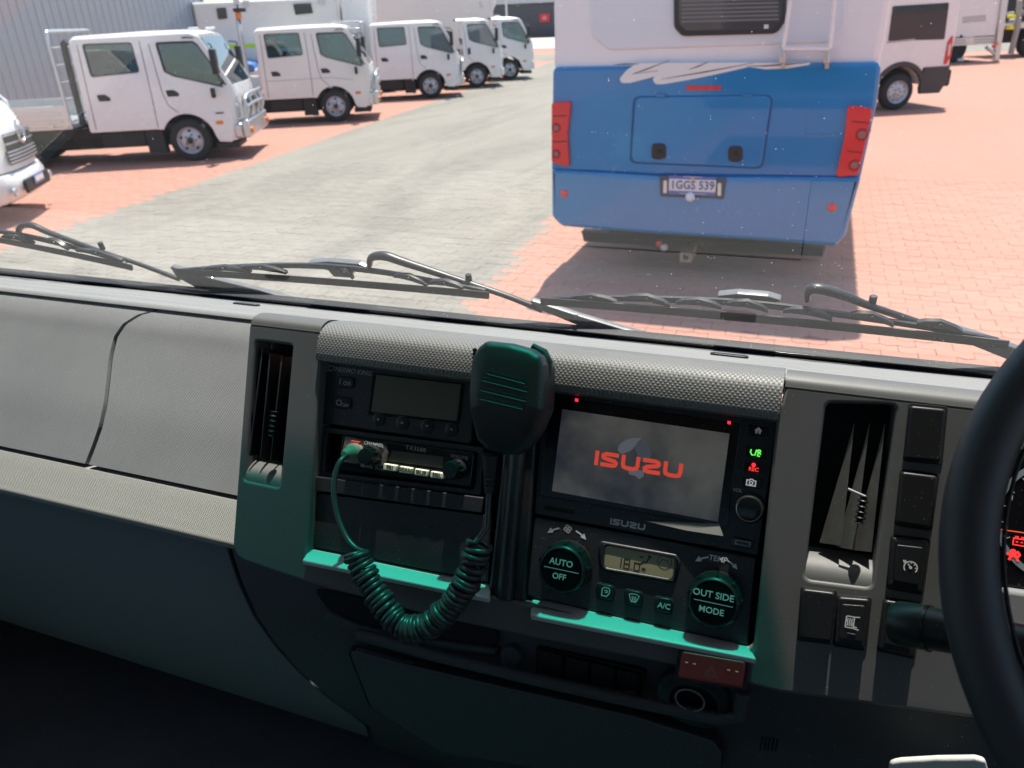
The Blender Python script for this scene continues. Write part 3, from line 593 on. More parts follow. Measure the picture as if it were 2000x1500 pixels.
for k, (x, y) in enumerate(((1076, 1294), (1127, 1307), (1177, 1319), (1228, 1332))):
    s_ = LPa.plate('blank_switch', ((x - 22, y - 25), (x + 22, y - 14), (x + 19, y + 29), (x - 24, y + 20)), .0095, .008, M_knob, sb, r=.002, b=.0018)
    if k == 3: LPa.plate('red_mark', ((x - 6, y + 15), (x + 14, y + 20), (x + 13, y + 26), (x - 7, y + 21)), .0099, .0008, mat('dim_red', (.25, .02, .02), .5), s_)
hz = FP.plate('hazard_switch', ((1332, 1272), (1457, 1293), (1450, 1345), (1323, 1324)), .012, .022, mat('hazard_red', (.30, .02, .018), .38, var=.08, vs_=30), dash, r=.0025, b=.0018, res=3); hz['label'] = 'red rectangular hazard light switch with a triangle symbol'
FP.plate('switch_surround', ((1325, 1262), (1466, 1287), (1458, 1350), (1315, 1330)), .003, .014, M_black, dash, r=.003, b=.001)
for x, y in ((1341, 1294), (1356, 1297), (1423, 1309), (1439, 1312)): FP.plate('lamp_dot', ((x - 3, y - 1.5), (x + 3, y - .5), (x + 3, y + 2.5), (x - 3, y + 1.5)), .0125, .001, mat('dot_orange', (.95, .30, .16), .4), hz)
strokes(FP, 'triangle_symbol', [[(-1, -.8), (1, -.8), (0, .9), (-1, -.8)], [(-.55, -.52), (.55, -.52), (0, .42), (-.55, -.52)]], 1389, 1312, 13, .0125, mat('tri_print', (.30, .10, .09), .6), hz, .09)
LPb.plate('knee_pad', ((1738, 1492), (1760, 1488), (1830, 1484), (1905, 1483), (1925, 1488), (1940, 1540), (1730, 1545)), .030, .006, mat('knee_pad', (.66, .66, .60), .6, var=.08, vs_=12, grain=.5, gs=500), dash, r=.006, b=.004)
LPb.lathe('power_socket', 1358, 1352, [(.034, .0), (.034, .010), (.030, .013), (.022, .013), (.020, .002), (0, .001)], M_black, dash, 40)
path_ring = [LPb.pt(LPb.uv(1352, 1345)[0] + .013 * math.cos(a), LPb.uv(1352, 1345)[1] + .013 * math.sin(a), .014) for a in (k * math.tau / 32 for k in range(33))]
MB().tube(path_ring, .0009, 6).build('socket_ring', M_low, dash)
# storage flap with its seam, grab ridge and the slotted grille
fl = [(676, 1268), (760, 1290), (1000, 1345), (1240, 1398), (1395, 1446), (1412, 1470), (1408, 1520), (1180, 1520), (860, 1470), (720, 1380)]
LPb.plate('flap_seam', fl, .012, .010, M_void, dash, r=.008, b=.001)
LPb.plate('storage_flap', [(678 + (x - 678) * .992 + 4, y + 3) for x, y in fl], .0135, .010, M_con, dash, r=.008, b=.003, res=3)
MB().tube([LPb.at(*q, .012) for q in ((700, 1238), (850, 1280), (1050, 1328), (1250, 1372), (1400, 1402), (1445, 1398), (1452, 1350))], .0065, 10).build('grab_ridge', M_con, dash)
for k in range(5): LPb.plate('grille_slot', ((1487 + k * 7.4, 1446 + k * .7), (1491 + k * 7.4, 1446.5 + k * .7), (1487 + k * 7.4, 1466 + k * .7), (1483 + k * 7.4, 1465 + k * .7)), .0085, .005, M_void, dash, r=.0008)
MB().box(E(-.3, .80, -.86), (2.6, .03, .9)).build('firewall', M_void, dash)
# ------------------------------------------------------------------ instrument cluster
ic = thing('instrument_cluster', 'dark instrument cluster with red warning lamps behind the steering wheel', 'instrument panel', FP.at(2060, 1010, .004))
FP.plate('face', ((1946, 870), (2160, 896), (2140, 1168), (1930, 1140)), .004, .003, M_gloss, ic, r=.012, b=.001)
m_dial = mat('dial_band', (.30, .36, .40), .5)
strokes(FP, 'dial_band', [arc(0, 0, 1.0, 120, 262, 24)], 2085, 1020, 142, .0045, m_dial, ic, .09)
for k in range(9):
    an = R(122 + k * 17); strokes(FP, 'tick', [[(math.cos(an) * .86, math.sin(an) * .86), (math.cos(an) * .93, math.sin(an) * .93)]], 2085, 1020, 142, .0046, M_print, ic, .012)
FP.text('numeral', '1', 1977, 973, .0047, 11, M_print, ic)
strokes(FP, 'gauge_mark', [[(-.5, -.7), (.5, -.7), (.5, .7), (-.5, .7), (-.5, -.7)]], 1963, 1032, 7, .0047, M_print, ic, .2)
strokes(FP, 'needle', [[(-1, 0), (4, .1)]], 1966, 1036, 16, .0060, mat('needle_red', (.85, .12, .05), .4, emit=.4), ic, .14)
strokes(FP, 'battery_lamp', [[(-1, -.6), (1, -.6), (1, .6), (-1, .6), (-1, -.6)], [(-.7, .6), (-.7, .95), (-.3, .95), (-.3, .6)], [(.3, .6), (.3, .95), (.7, .95), (.7, .6)], [(-.6, 0), (-.2, 0)], [(.2, 0), (.6, 0)]], 1991, 1059, 12, .0047, m_rec, ic, .22)
strokes(FP, 'airbag_lamp', [arc(-.1, .75, .28, 0, 360, 8), [(-.6, -.8), (-.2, .1), (.5, -.1), (.8, -.8)], [(-1, .3), (-.4, .1)], arc(.55, .35, .35, 0, 360, 8)], 1979, 1086, 13, .0047, m_rec, ic, .4)
# ------------------------------------------------------------------ steering wheel and stalk
CW = E(.305, .416, -.272); SV = Vector((0, math.cos(R(48.2)), math.sin(R(48.2)))); SU = Vector((1, 0, 0)); SN = SU.cross(SV)
stw = thing('steering_wheel', 'black steering wheel with a thick rim at the right edge', 'steering wheel', CW)
M_wheel = mat('wheel_rim', (.036, .039, .047), .44, var=.15, vs_=30, grain=.35, gs=2500)
MB().tube([CW + (SU * math.cos(a) + SV * math.sin(a)) * .1984 for a in (k * math.tau / 96 for k in range(96))], .0150, 20, closed=True).build('rim', M_wheel, stw, 80)
MB().tube([CW + (SU * math.cos(a) + SV * math.sin(a)) * .1822 + SN * .004 for a in (k * math.tau / 96 for k in range(96))], .0012, 6, closed=True).build('rim_seam', M_rub, stw, 80)
MB().lathe([(.085, -.05), (.09, -.03), (.088, -.01), (.075, .0), (.0, .006)], CW - SN * .02, SN, 40).build('hub', M_wheel, stw)
for an in (0, 180, 250, 290):
    a = R(an); d = SU * math.cos(a) + SV * math.sin(a)
    if an in (0, 250, 290): MB().tube([CW + d * .07 - SN * .035, CW + d * .13 - SN * .03, CW + d * .195 - SN * .004], [.022, .016, .012], 14, flat=.6).build('spoke', M_wheel, stw)
MB().tube([CW - SN * .05, CW - SN * .30], .045, 24).build('column_cover', M_black, stw)
rA = ray(1752, 1216); pA = EYE + rA * (.50 / rA.y); rB = ray(2010, 1262); pB = EYE + rB * (.47 / rB.y)
stk = thing('indicator_stalk', 'round ended black indicator stalk left of the steering wheel', 'stalk', pA)
d_ = (pB - pA).normalized()
MB().lathe([(.010, -.004), (.0142, -.0025), (.0160, .002), (.0160, .020), (.0150, .024), (.0140, .06), (.012, .12), (.010, (pB - pA).length)], pA, d_, 32).build('grip', M_knob, stk)
MB().lathe([(.0165, .021), (.0165, .023)], pA, d_, 32).build('collar', M_gloss, stk)
# column shroud, pale panel seen through the wheel
FP.plate('column_panel', ((1962, 1152), (2200, 1186), (2200, 1290), (1972, 1252)), .018, .016, M_strip, dash, r=.004, b=.003)
# ------------------------------------------------------------------ windscreen
GA = R(14.0)
GP = PL(E(0, .8665, -.3675), (1, 0, 0), (0, -math.sin(GA), math.cos(GA)))
ws = thing('windscreen', 'wide flat windscreen with dust specks above the dashboard', 'windscreen', GP.P)
gm, t, tr, mx, outn = glass('windscreen_glass', (.93, .93, .915), .12)
g = t.nodes.new('ShaderNodeNewGeometry'); sx = t.nodes.new('ShaderNodeSeparateXYZ'); t.links.new(g.outputs['Position'], sx.inputs[0])
mr = t.nodes.new('ShaderNodeMapRange'); mr.interpolation_type = 'SMOOTHSTEP'; mr.inputs[1].default_value = CAM_H + .072; mr.inputs[2].default_value = CAM_H + .086
zz = mth(t, 'SUBTRACT', mth(t, 'SUBTRACT', sx.outputs[2], mth(t, 'MULTIPLY', mth(t, 'MAXIMUM', mth(t, 'ADD', sx.outputs[0], .02), 0), .8)), mth(t, 'MULTIPLY', mth(t, 'MAXIMUM', mth(t, 'SUBTRACT', mth(t, 'MULTIPLY', sx.outputs[0], -1), .55), 0), .10)); t.links.new(zz, mr.inputs[0])
t.links.new(mixc(t, mr.outputs[0], (.93, .935, .915), (.000, .43, .32)), tr.inputs[0])
co = t.nodes.new('ShaderNodeTexCoord').outputs['Object']; vo = t.nodes.new('ShaderNodeTexVoronoi'); vo.inputs['Scale'].default_value = 300; t.links.new(co, vo.inputs[0])
sp2 = t.nodes.new('ShaderNodeSeparateColor'); t.links.new(vo.outputs['Color'], sp2.inputs[0])
k = mth(t, 'MULTIPLY', mth(t, 'LESS_THAN', vo.outputs['Distance'], mth(t, 'MULTIPLY', mth(t, 'POWER', sp2.outputs[0], 3), .20)), mth(t, 'GREATER_THAN', sp2.outputs[1], .6))
nz = t.nodes.new('ShaderNodeTexNoise'); nz.inputs['Scale'].default_value = 5; nz.inputs['Detail'].default_value = 5; t.links.new(co, nz.inputs[0])
k = mth(t, 'ADD', mth(t, 'MULTIPLY', k, .42), mth(t, 'MULTIPLY', nz.outputs[0], .012))
df = t.nodes.new('ShaderNodeBsdfDiffuse'); df.inputs[0].default_value = (.8, .8, .78, 1); tl = t.nodes.new('ShaderNodeBsdfTranslucent'); tl.inputs[0].default_value = (.8, .8, .78, 1)
ds_ = t.nodes.new('ShaderNodeMixShader'); ds_.inputs[0].default_value = .6; t.links.new(df.outputs[0], ds_.inputs[1]); t.links.new(tl.outputs[0], ds_.inputs[2])
m2 = t.nodes.new('ShaderNodeMixShader'); t.links.new(k, m2.inputs[0]); t.links.new(mx.outputs[0], m2.inputs[1]); t.links.new(ds_.outputs[0], m2.inputs[2]); t.links.new(m2.outputs[0], outn.inputs[0])
MB().quad(GP.pt(-1.52, -.03), GP.pt(.84, -.03), GP.pt(.84, .865), GP.pt(-1.52, .865)).build('glass', gm, ws, 0)
GP.plate('border_band', [(-1.55, -.04), (.86, -.04), (.86, .0085), (-1.55, .0085)], .003, .002, M_gloss, ws, local=True, b=.0003)
GP.plate('seal', [(-1.6, -.06), (.9, -.06), (.9, .0), (-1.6, .0)], -.004, .02, M_rub, ws, local=True, b=.002)
# ------------------------------------------------------------------ wipers
M_wip = mat('wiper_metal', (.018, .019, .022), .36, var=.25, vs_=40, dust=.2, ds=400, spec=.35)
M_blade = mat('wiper_rubber', (.016, .016, .017), .5, dust=.25, ds=350)
M_arm = mat('wiper_arm_paint', (.13, .135, .14), .34, var=.3, vs_=60, dust=.3, ds=380, spec=.5)
def wiper(label, blade, frame, arm, armr, flat, nub, links, brk=None):
    w = -.020; e = thing('windscreen_wiper', label, 'wiper', GP.at(*arm[len(arm) // 2], w), 'wipers at the foot of the windscreen')
    (a, b, c) = blade
    P = [Vector(GP.at(a[0] + (c[0] - a[0]) * s, (1 - s) ** 2 * a[1] + 2 * s * (1 - s) * b[1] + s * s * c[1], -.008)) for s in [i / 24 for i in range(25)]]
    m = MB()
    for dv, rr in ((.0026, .0014), (.0000, .0018), (-.0028, .0013)): m.tube([p + GP.v * dv for p in P], rr, 6)
    m.skin([[p + GP.v * .0015 - GP.n * .001, p + GP.v * .0015 + GP.n * .001, p - GP.v * .0055 + GP.n * .003, p - GP.v * .0055 + GP.n * .0015] for p in P])
    m.build('blade', M_blade, e, 60)
    fr = [Vector(GP.at(x, y, -.019)) for x, y in frame]; FR = []
    for i in range(len(fr) - 1):
        for k in range(6):
            s = k / 6; q0, q1, q2, q3 = fr[max(0, i - 1)], fr[i], fr[i + 1], fr[min(len(fr) - 1, i + 2)]
            FR.append(.5 * (2 * q1 + (q2 - q0) * s + (2 * q0 - 5 * q1 + 4 * q2 - q3) * s * s + (3 * q1 - q0 - 3 * q2 + q3) * s ** 3))
    FR.append(fr[-1]); n = len(FR)
    h = [.0012 + .0030 * math.sin(math.pi * i / (n - 1)) ** .6 for i in range(n)]
    m = MB(); m.skin([[p + GP.v * hh - GP.n * .002, p + GP.v * hh + GP.n * .002, p - GP.v * hh * .6 + GP.n * .003, p - GP.v * hh * .6 - GP.n * .003] for p, hh in zip(FR, h)]); m.build('frame', M_wip, e, 50)
    for x0, y0, x1, y1 in links:                       # claw yokes between frame and blade
        A, B = Vector(GP.at(x0, y0, -.015)), Vector(GP.at(x1, y1, -.012)); mid = (A + B) / 2 + GP.v * .005
        m = MB(); m.skin([[p + GP.v * hh - GP.n * .003, p + GP.v * hh + GP.n * .003, p - GP.v * hh + GP.n * .003, p - GP.v * hh - GP.n * .003] for p, hh in ((A, .0018), ((A * 2 + mid) / 3 + GP.v * .001, .003), (mid, .0042), ((B * 2 + mid) / 3 + GP.v * .001, .003), (B, .0018))]); y = m.build('yoke', M_wip, e, 50)
        MB().cyl(mid - GP.n * .005, mid + GP.n * .006, .0024, n=10).build('rivet', M_wip, y)
    AR = []
    ap = [Vector(GP.at(x, y, -.026)) for x, y in arm]
    for i in range(len(ap) - 1):
        for k in range(6):
            s = k / 6; q0, q1, q2, q3 = ap[max(0, i - 1)], ap[i], ap[i + 1], ap[min(len(ap) - 1, i + 2)]
            AR.append((.5 * (2 * q1 + (q2 - q0) * s + (2 * q0 - 5 * q1 + 4 * q2 - q3) * s * s + (3 * q1 - q0 - 3 * q2 + q3) * s ** 3), armr[i] + (armr[i + 1] - armr[i]) * s))
    AR.append((ap[-1], armr[-1]))
    MB().tube([a_[0] for a_ in AR], [a_[1] for a_ in AR], 10, flat=.75).build('arm', M_wip, e, 50)
    GP.plate('arm_base', flat, -.022, .010, M_arm, e, r=.003, b=.0015)
    if brk: GP.plate('bracket', brk, -.0235, .012, M_arm, e, r=.002, b=.001); GP.lathe('rivet', sum(q[0] for q in brk) / len(brk), sum(q[1] for q in brk) / len(brk) - 2, [(.0026, -.0235), (.0026, -.0215), (0, -.021)], M_wip, e, 10, w=-.0235)
    c0 = GP.at(*nub, -.030); MB().cyl(c0 - GP.v * .005, c0 + GP.v * .008, .0042, n=12).build('nozzle', M_wip, e, b=.001)
    for k in range(3):
        f_ = flat[0][0] + (flat[2][0] - flat[0][0]) * .3; 
    GP.lathe('screw', (flat[0][0] + flat[2][0]) / 2, (flat[0][1] + flat[2][1]) / 2 + 1, [(.0028, -.0225), (.0028, -.0205), (0, -.020)], M_silver, e, 10, w=-.022)
wiper('leftmost wiper, its blade cut by the left edge of the picture', ((-120, 446), (60, 478), (258, 521)), ((-110, 441), (-40, 447), (40, 459), (120, 477), (190, 496), (246, 514)),
      ((36, 462), (40, 444), (62, 440), (100, 456), (200, 492), (275, 517), (350, 545)), (.004, .006, .007, .006, .0048, .0045, .005),
      ((330, 520), (415, 545), (500, 566), (590, 592), (545, 600), (420, 583), (345, 542)), (199, 482), ((5, 462, 66, 474), (92, 468, 134, 486), (150, 488, 240, 508)))
wiper('middle wiper, lying in front of the grey roadway', ((346, 529), (650, 546), (955, 575)), ((352, 527), (440, 522), (540, 519), (640, 521), (740, 531), (840, 548), (948, 567)),
      ((722, 520), (726, 503), (752, 500), (792, 513), (915, 553), (990, 578), (1060, 606)), (.004, .007, .008, .007, .005, .0048, .005),
      ((1030, 585), (1130, 618), (1220, 645), (1310, 668), (1270, 672), (1150, 645), (1050, 604)), (916, 546), ((395, 526, 490, 530), (470, 522, 560, 532), (665, 530, 690, 542), (770, 538, 835, 556), (838, 552, 905, 562)), ((598, 514), (640, 511), (700, 516), (720, 524), (690, 530), (684, 543), (652, 541), (640, 528), (605, 522)))
wiper('longest wiper on the right, below the blue motorhome', ((1056, 586), (1500, 618), (1970, 671)), ((1075, 583), (1160, 582), (1300, 585), (1450, 592), (1600, 609), (1780, 635), (1950, 663)),
      ((1576, 588), (1580, 568), (1600, 564), (1650, 578), (1700, 598), (1800, 632), (1880, 662)), (.004, .007, .008, .007, .005, .0048, .005),
      ((1855, 638), (1930, 662), (2010, 690), (2080, 720), (2060, 745), (1980, 708), (1860, 660)), (1704, 590), ((1110, 582, 1205, 590), (1220, 580, 1310, 596), (1320, 590, 1410, 600), (1420, 592, 1500, 606), (1530, 606, 1625, 622), (1660, 614, 1745, 634), (1790, 630, 1880, 648)), ((1400, 578), (1440, 574), (1500, 579), (1530, 588), (1500, 594), (1470, 602), (1430, 600), (1405, 588)))
# ------------------------------------------------------------------ cab shell round the camera
cab = thing('truck_cab', 'dark lined cab of the truck the picture is taken from', 'truck cab', E(-.35, 0, -1.1))
MB().box(E(-.35, -.30, .49), (2.5, 1.86, .07)).build('roof_lining', M_trim, cab)
vz = MB().box(E(.37, .63, .25), (.76, .02, .37), Matrix.Rotation(R(6), 3, 'X')).build('added_sun_board', M_trim, cab, b=.008)  # unseen board and rod, added to keep green sun off the steering wheel
MB().tube([E(.02, .62, .435), E(.72, .62, .435)], .006, 8).build('added_sun_board_rod', M_silver, vz)
RW = PL(E(-.35, -1.22, 0), (-1, 0, 0), (0, 0, 1))
rw_ = RW.plate('rear_wall', [(-1.25, -1.15), (1.25, -1.15), (1.25, .5), (-1.25, .5)], 0, .06, M_trim, cab, local=True, b=.004, holes=[[(-.75, -.22), (.75, -.22), (.75, .28), (-.75, .28)]], hr=.06)  # unseen window opening added to let fill light onto the fascia
RW.plate('rear_window', [(-.76, -.23), (.76, -.23), (.76, .29), (-.76, .29)], -.02, .004, glass('fill_rear_glass', (.45, .5, .5))[0], rw_, local=True)  # unseen pane of the added window opening
MB().box(E(-.35, -.1, -1.13), (2.5, 2.4, .06)).build('floor', M_floor, cab)
for k, (x0, z0) in enumerate(((-1.2, -1.085), (-.7, -1.08))):
    MB().box(E(-1.0, .18 - k * .2, -1.09), (1.1, .012, .02)).build('mat_ridge', M_floor, cab, b=.005)
DP = [PL(E(-1.50, 0, 0), (0, 1, 0), (0, 0, 1)), PL(E(.84, 0, 0), (0, 1, 0), (0, 0, 1))]
for i, q in enumerate(DP):
    d = q.plate('door', [(-1.25, -1.15), (.95, -1.15), (.93, -.30), (.66, .49), (-1.25, .49)], .03 if i else 0, .05, M_trim, cab, local=True, b=.004, holes=[[(-.55, -.40), (.64, -.40), (.45, .36), (-.55, .36)]], hr=.05)
    q.plate('window_pane', [(-.56, -.41), (.65, -.41), (.46, .37), (-.56, .37)], .01, .004, glass('door_glass%d' % i, (.88, .92, .90))[0], d, local=True)
    MB().tube([E(-1.47 if i == 0 else .81, .93, -.35), E(-1.47 if i == 0 else .81, .64, .47)], .045, 12).build('pillar', M_trim, cab)
# ================================================================== OUTSIDE: ground
BASE_Z = -.0055
def road_left(y): return -8.41 - .141 * (y - 6.64)
def road_right(y): return -2.47 - .079 * (y - 5.18)
def paver_mat(name, c1, c2, stain, scale_off=0.0):
    m, t, p, N, L = nodes(name); co = N('ShaderNodeTexCoord').outputs['Object']
    bt = N('ShaderNodeTexBrick'); bt.inputs['Scale'].default_value = 1; bt.inputs['Brick Width'].default_value = .225; bt.inputs['Row Height'].default_value = .1125; bt.inputs['Mortar Size'].default_value = .004
    bt.inputs['Color1'].default_value = (*c1, 1); bt.inputs['Color2'].default_value = (*c2, 1); bt.inputs['Mortar'].default_value = (*[c * .84 for c in c1], 1); bt.inputs['Bias'].default_value = -.1; L(co, bt.inputs[0])
    n = N('ShaderNodeTexNoise'); n.inputs['Scale'].default_value = .55; n.inputs['Detail'].default_value = 7; n.inputs['Roughness'].default_value = .62; n.inputs['Distortion'].default_value = .8; mp = N('ShaderNodeMapping'); mp.inputs['Scale'].default_value = (1.7, .42, 1); mp.inputs['Rotation'].default_value = (0, 0, -.12); L(co, mp.inputs[0]); L(mp.outputs[0], n.inputs[0])
    n2 = N('ShaderNodeTexNoise'); n2.inputs['Scale'].default_value = 3.5; n2.inputs['Detail'].default_value = 6; L(co, n2.inputs[0])
    st_ = mth(t, 'MULTIPLY', mth(t, 'MAXIMUM', mth(t, 'MULTIPLY', mth(t, 'SUBTRACT', n.outputs[0], .43), 3.4), 0), n2.outputs[0])
    L(mixc(t, mth(t, 'MINIMUM', st_, .75), bt.outputs[0], stain), p.inputs['Base Color']); p.inputs['Roughness'].default_value = .85
    bp = N('ShaderNodeBump'); bp.inputs['Strength'].default_value = .4; bp.inputs['Distance'].default_value = .004; L(bt.outputs['Fac'], bp.inputs['Height']); bp.invert = True; L(bp.outputs[0], p.inputs['Normal'])
    return m
def single_mat(name, c1, stain):
    m, t, p, N, L = nodes(name); ge = N('ShaderNodeNewGeometry'); co = ge.outputs['Position']; oi = N('ShaderNodeObjectInfo')
    n = N('ShaderNodeTexNoise'); n.inputs['Scale'].default_value = .55; n.inputs['Detail'].default_value = 7; n.inputs['Roughness'].default_value = .62; n.inputs['Distortion'].default_value = .8; mp = N('ShaderNodeMapping'); mp.inputs['Scale'].default_value = (1.7, .42, 1); mp.inputs['Rotation'].default_value = (0, 0, -.12); L(co, mp.inputs[0]); L(mp.outputs[0], n.inputs[0])
    n2 = N('ShaderNodeTexNoise'); n2.inputs['Scale'].default_value = 3.5; n2.inputs['Detail'].default_value = 6; L(co, n2.inputs[0])
    n3 = N('ShaderNodeTexNoise'); n3.inputs['Scale'].default_value = 60; n3.inputs['Detail'].default_value = 3; L(co, n3.inputs[0])
    st_ = mth(t, 'MULTIPLY', mth(t, 'MAXIMUM', mth(t, 'MULTIPLY', mth(t, 'SUBTRACT', n.outputs[0], .43), 3.4), 0), n2.outputs[0])
    rnd = mth(t, 'FRACT', mth(t, 'ADD', ge.outputs['Random Per Island'], oi.outputs['Random']))
    k = mth(t, 'ADD', mth(t, 'MULTIPLY_ADD', rnd, .10, .95), mth(t, 'MULTIPLY', mth(t, 'SUBTRACT', n3.outputs[0], .5), .22))
    v = N('ShaderNodeVectorMath'); v.operation = 'SCALE'; v.inputs[0].default_value = c1; L(k, v.inputs['Scale'])
    L(mixc(t, mth(t, 'MINIMUM', st_, .75), v.outputs[0], stain), p.inputs['Base Color']); p.inputs['Roughness'].default_value = .85
    return m
RED, GREY = (.41, .205, .152), (.245, .228, .192)
M_redf = paver_mat('red_paving', RED, tuple(c * .94 for c in RED), (.30, .20, .155)); M_greyf = paver_mat('grey_paving', GREY, tuple(c * .95 for c in GREY), (.10, .097, .088))
M_redp = single_mat('red_paver', RED, (.30, .20, .155)); M_greyp = single_mat('grey_paver', GREY, (.10, .097, .088))
def flat(name, pts, z, m):
    me = bpy.data.meshes.new('m'); me.from_pydata([(x, y, z) for x, y in pts], [], [tuple(range(len(pts)))]); o = link(name, me, m, None, 0); return tag(o, kind='structure')
redp = flat('red_paving', [(-400, -60), (400, -60), (400, 900), (-400, 900)], BASE_Z - .004, M_redf)
ys = [-60, 40]
greyp = flat('grey_roadway', [(road_left(ys[0]), ys[0]), (road_right(ys[0]), ys[0]), (road_right(ys[1]), ys[1]), (road_left(ys[1]), ys[1])], BASE_Z, M_greyf)
g2 = ground_at(1000, 128); flat('side_road', [(-60, 41.0), (40, 41.0), (40, 48.0), (-60, 48.0)], BASE_Z + .002, M_greyf)
# near pavers: zigzag interlocking blocks
PW, PH, ZD = .225, .1125, .012
def paver_outline(g=.0012):
    top_ = [(-PW / 2 + g, ZD), (-PW / 4, -ZD), (0, ZD), (PW / 4, -ZD), (PW / 2 - g, ZD)]
    up = [(x, y + PH / 2 - g) for x, y in top_]; lo = [(x, y - PH / 2 + g) for x, y in reversed(top_)]
    return lo + list(reversed(up)) if False else [(x, y) for x, y in up][::-1] + [(x, y - PH / 2 + g) for x, y in top_]
PO = paver_outline()
def paver_mesh():
    b = bmesh.new(); c = .003
    lo = [b.verts.new((x, y, -.02)) for x, y in PO]; md = [b.verts.new((x, y, -c)) for x, y in PO]; hi = [b.verts.new((x * .993, y * .984, 0)) for x, y in PO]; n = len(PO)
    for A, B in ((lo, md), (md, hi)):
        for i in range(n): b.faces.new((A[i], A[(i + 1) % n], B[(i + 1) % n], B[i]))
    b.faces.new(hi); bmesh.ops.recalc_face_normals(b, faces=b.faces)
    me = bpy.data.meshes.new('paver'); b.to_mesh(me); b.free(); return me
spots = {0: [], 1: []}
for r_ in range(int(4.2 / PH), int(11.5 / PH)):
    y = r_ * PH
    for c_ in range(int(-14 / PW), int(9 / PW)):
        x = c_ * PW + (PW / 2 if r_ % 2 else 0); q = W.transposed() @ (Vector((x, y, 0)) - EYE); px = q.x / q.z * FPX + 1000; py = q.y / q.z * FPX + 750
        if -60 < px < 2060 and -40 < py < 780:
            spots[1 if road_left(y) < x < road_right(y) else 0].append((q.length, x, y))
for kind, m, par in ((0, M_redp, redp), (1, M_greyp, greyp)):
    me1 = paver_mesh(); me1.materials.append(m); L_ = sorted(spots[kind])
    for d, x, y in L_[:300]:
        o = bpy.data.objects.new('paver', me1); COL.objects.link(o); o.location = (x, y, random.uniform(-.0015, .0015)); o.rotation_euler = (random.uniform(-.006, .006), random.uniform(-.006, .006), 0); o.parent = par
    VV, FF = [], []; n = len(PO)
    for d, x, y in L_[300:]:
        b0 = len(VV); dz = random.uniform(-.0015, .0015); tx, ty = random.uniform(-.006, .006), random.uniform(-.006, .006)
        for z, kx, ky in ((-.02, 1, 1), (-.003, 1, 1), (0, .993, .984)): VV += [(x + a * kx, y + b * ky, z + dz + a * tx + b * ty) for a, b in PO]
        for A in (0, n): FF += [(b0 + A + i, b0 + A + n + i, b0 + A + n + (i + 1) % n, b0 + A + (i + 1) % n) for i in range(n)]
        FF.append(tuple(b0 + 2 * n + i for i in range(n))[::-1])
    me = bpy.data.meshes.new('m'); me.from_pydata(VV, [], FF); b_ = bmesh.new(); b_.from_mesh(me); bmesh.ops.recalc_face_normals(b_, faces=b_.faces); b_.to_mesh(me); b_.free()
    o = link('farther_pavers', me, m, par, 0); o['kind'] = 'stuff'
# ================================================================== vehicles: common pieces
M_white = mat('white_paint', (.80, .80, .78), .28, var=.05, vs_=1.2, coat=.5)
M_whitec = mat('cream_paint', (.80, .79, .73), .3, var=.06, vs_=1.2, coat=.4)
M_tyre = mat('tyre', (.022, .022, .023), .8, var=.3, vs_=9)
M_rim = mat('steel_rim', (.50, .52, .55), .42, metal=.4, var=.15, vs_=12)
M_under = mat('chassis_black', (.022, .021, .022), .7, var=.4, vs_=5)
M_alloy = mat('alloy', (.58, .59, .60), .34, metal=.75, var=.12, vs_=6)
M_orange = mat('orange_lens', (.80, .22, .03), .3)
M_redlens = mat('red_lens', (.70, .025, .03), .22, coat=.4)
M_lens = mat('clear_lens', (.55, .57, .6), .15, metal=.3)
M_dark = mat('dark_trim', (.018, .018, .02), .45)
M_seat = mat('vehicle_seat', (.05, .05, .06), .8)
M_seam = mat('panel_gap', (.10, .10, .10), .9)
G_car = glass('vehicle_glass', (.40, .53, .58), .12)[0]
G_dark = mat('privacy_glass', (.012, .02, .035), .06, spec=.7, var=.2, vs_=3)
def wheel(parent, x, y, r=.36, w=.21, side=-1, rim=M_rim, holes=5):
    """wheel with its outer face at y, facing side*y"""
    o = Vector((x, y, r)); ax_ = Vector((0, side, 0))
    wh = MB().lathe([(r * .60, -w), (r * .93, -w), (r, -w * .85), (r, -w * .2), (r * .965, -.02), (r * .86, 0), (r * .66, -.004), (r * .62, -.02)], o, ax_, 40, cap=False).build('wheel', M_tyre, parent)
    rm = MB().lathe([(r * .63, -.012), (r * .635, -.002), (r * .60, -.012), (r * .55, -.055), (r * .46, -.045), (r * .36, -.028), (r * .25, -.03), (r * .19, -.018), (r * .17, -.004), (0, -.002)], o, ax_, 40, cap=False).build('rim', rim, wh)
    for k in range(holes):
        a = k * math.tau / holes + .3; c = o + Vector((math.cos(a) * r * .44, 0, math.sin(a) * r * .44)) + ax_ * -.037
        MB().lathe([(r * .085, 0), (r * .075, .003), (0, .0035)], c, ax_, 12).build('rim_hole', M_dark, wh)
    MB().lathe([(r * .155, -.01), (r * .155, .012), (r * .12, .018), (0, .018)], o, ax_, 20).build('hub', M_dark, wh)
    for k in range(5):
        a = k * math.tau / 5; c = o + Vector((math.cos(a) * r * .27, 0, math.sin(a) * r * .27)) + ax_ * -.032
        MB().lathe([(.016, 0), (.014, .016), (0, .017)], c, ax_, 8).build('wheel_nut', M_dark, wh)
    return wh
SIDE = PL((0, 0, 0), (1, 0, 0), (0, 0, 1))      # local vehicle side: u forward, v up, n = -y (outwards)
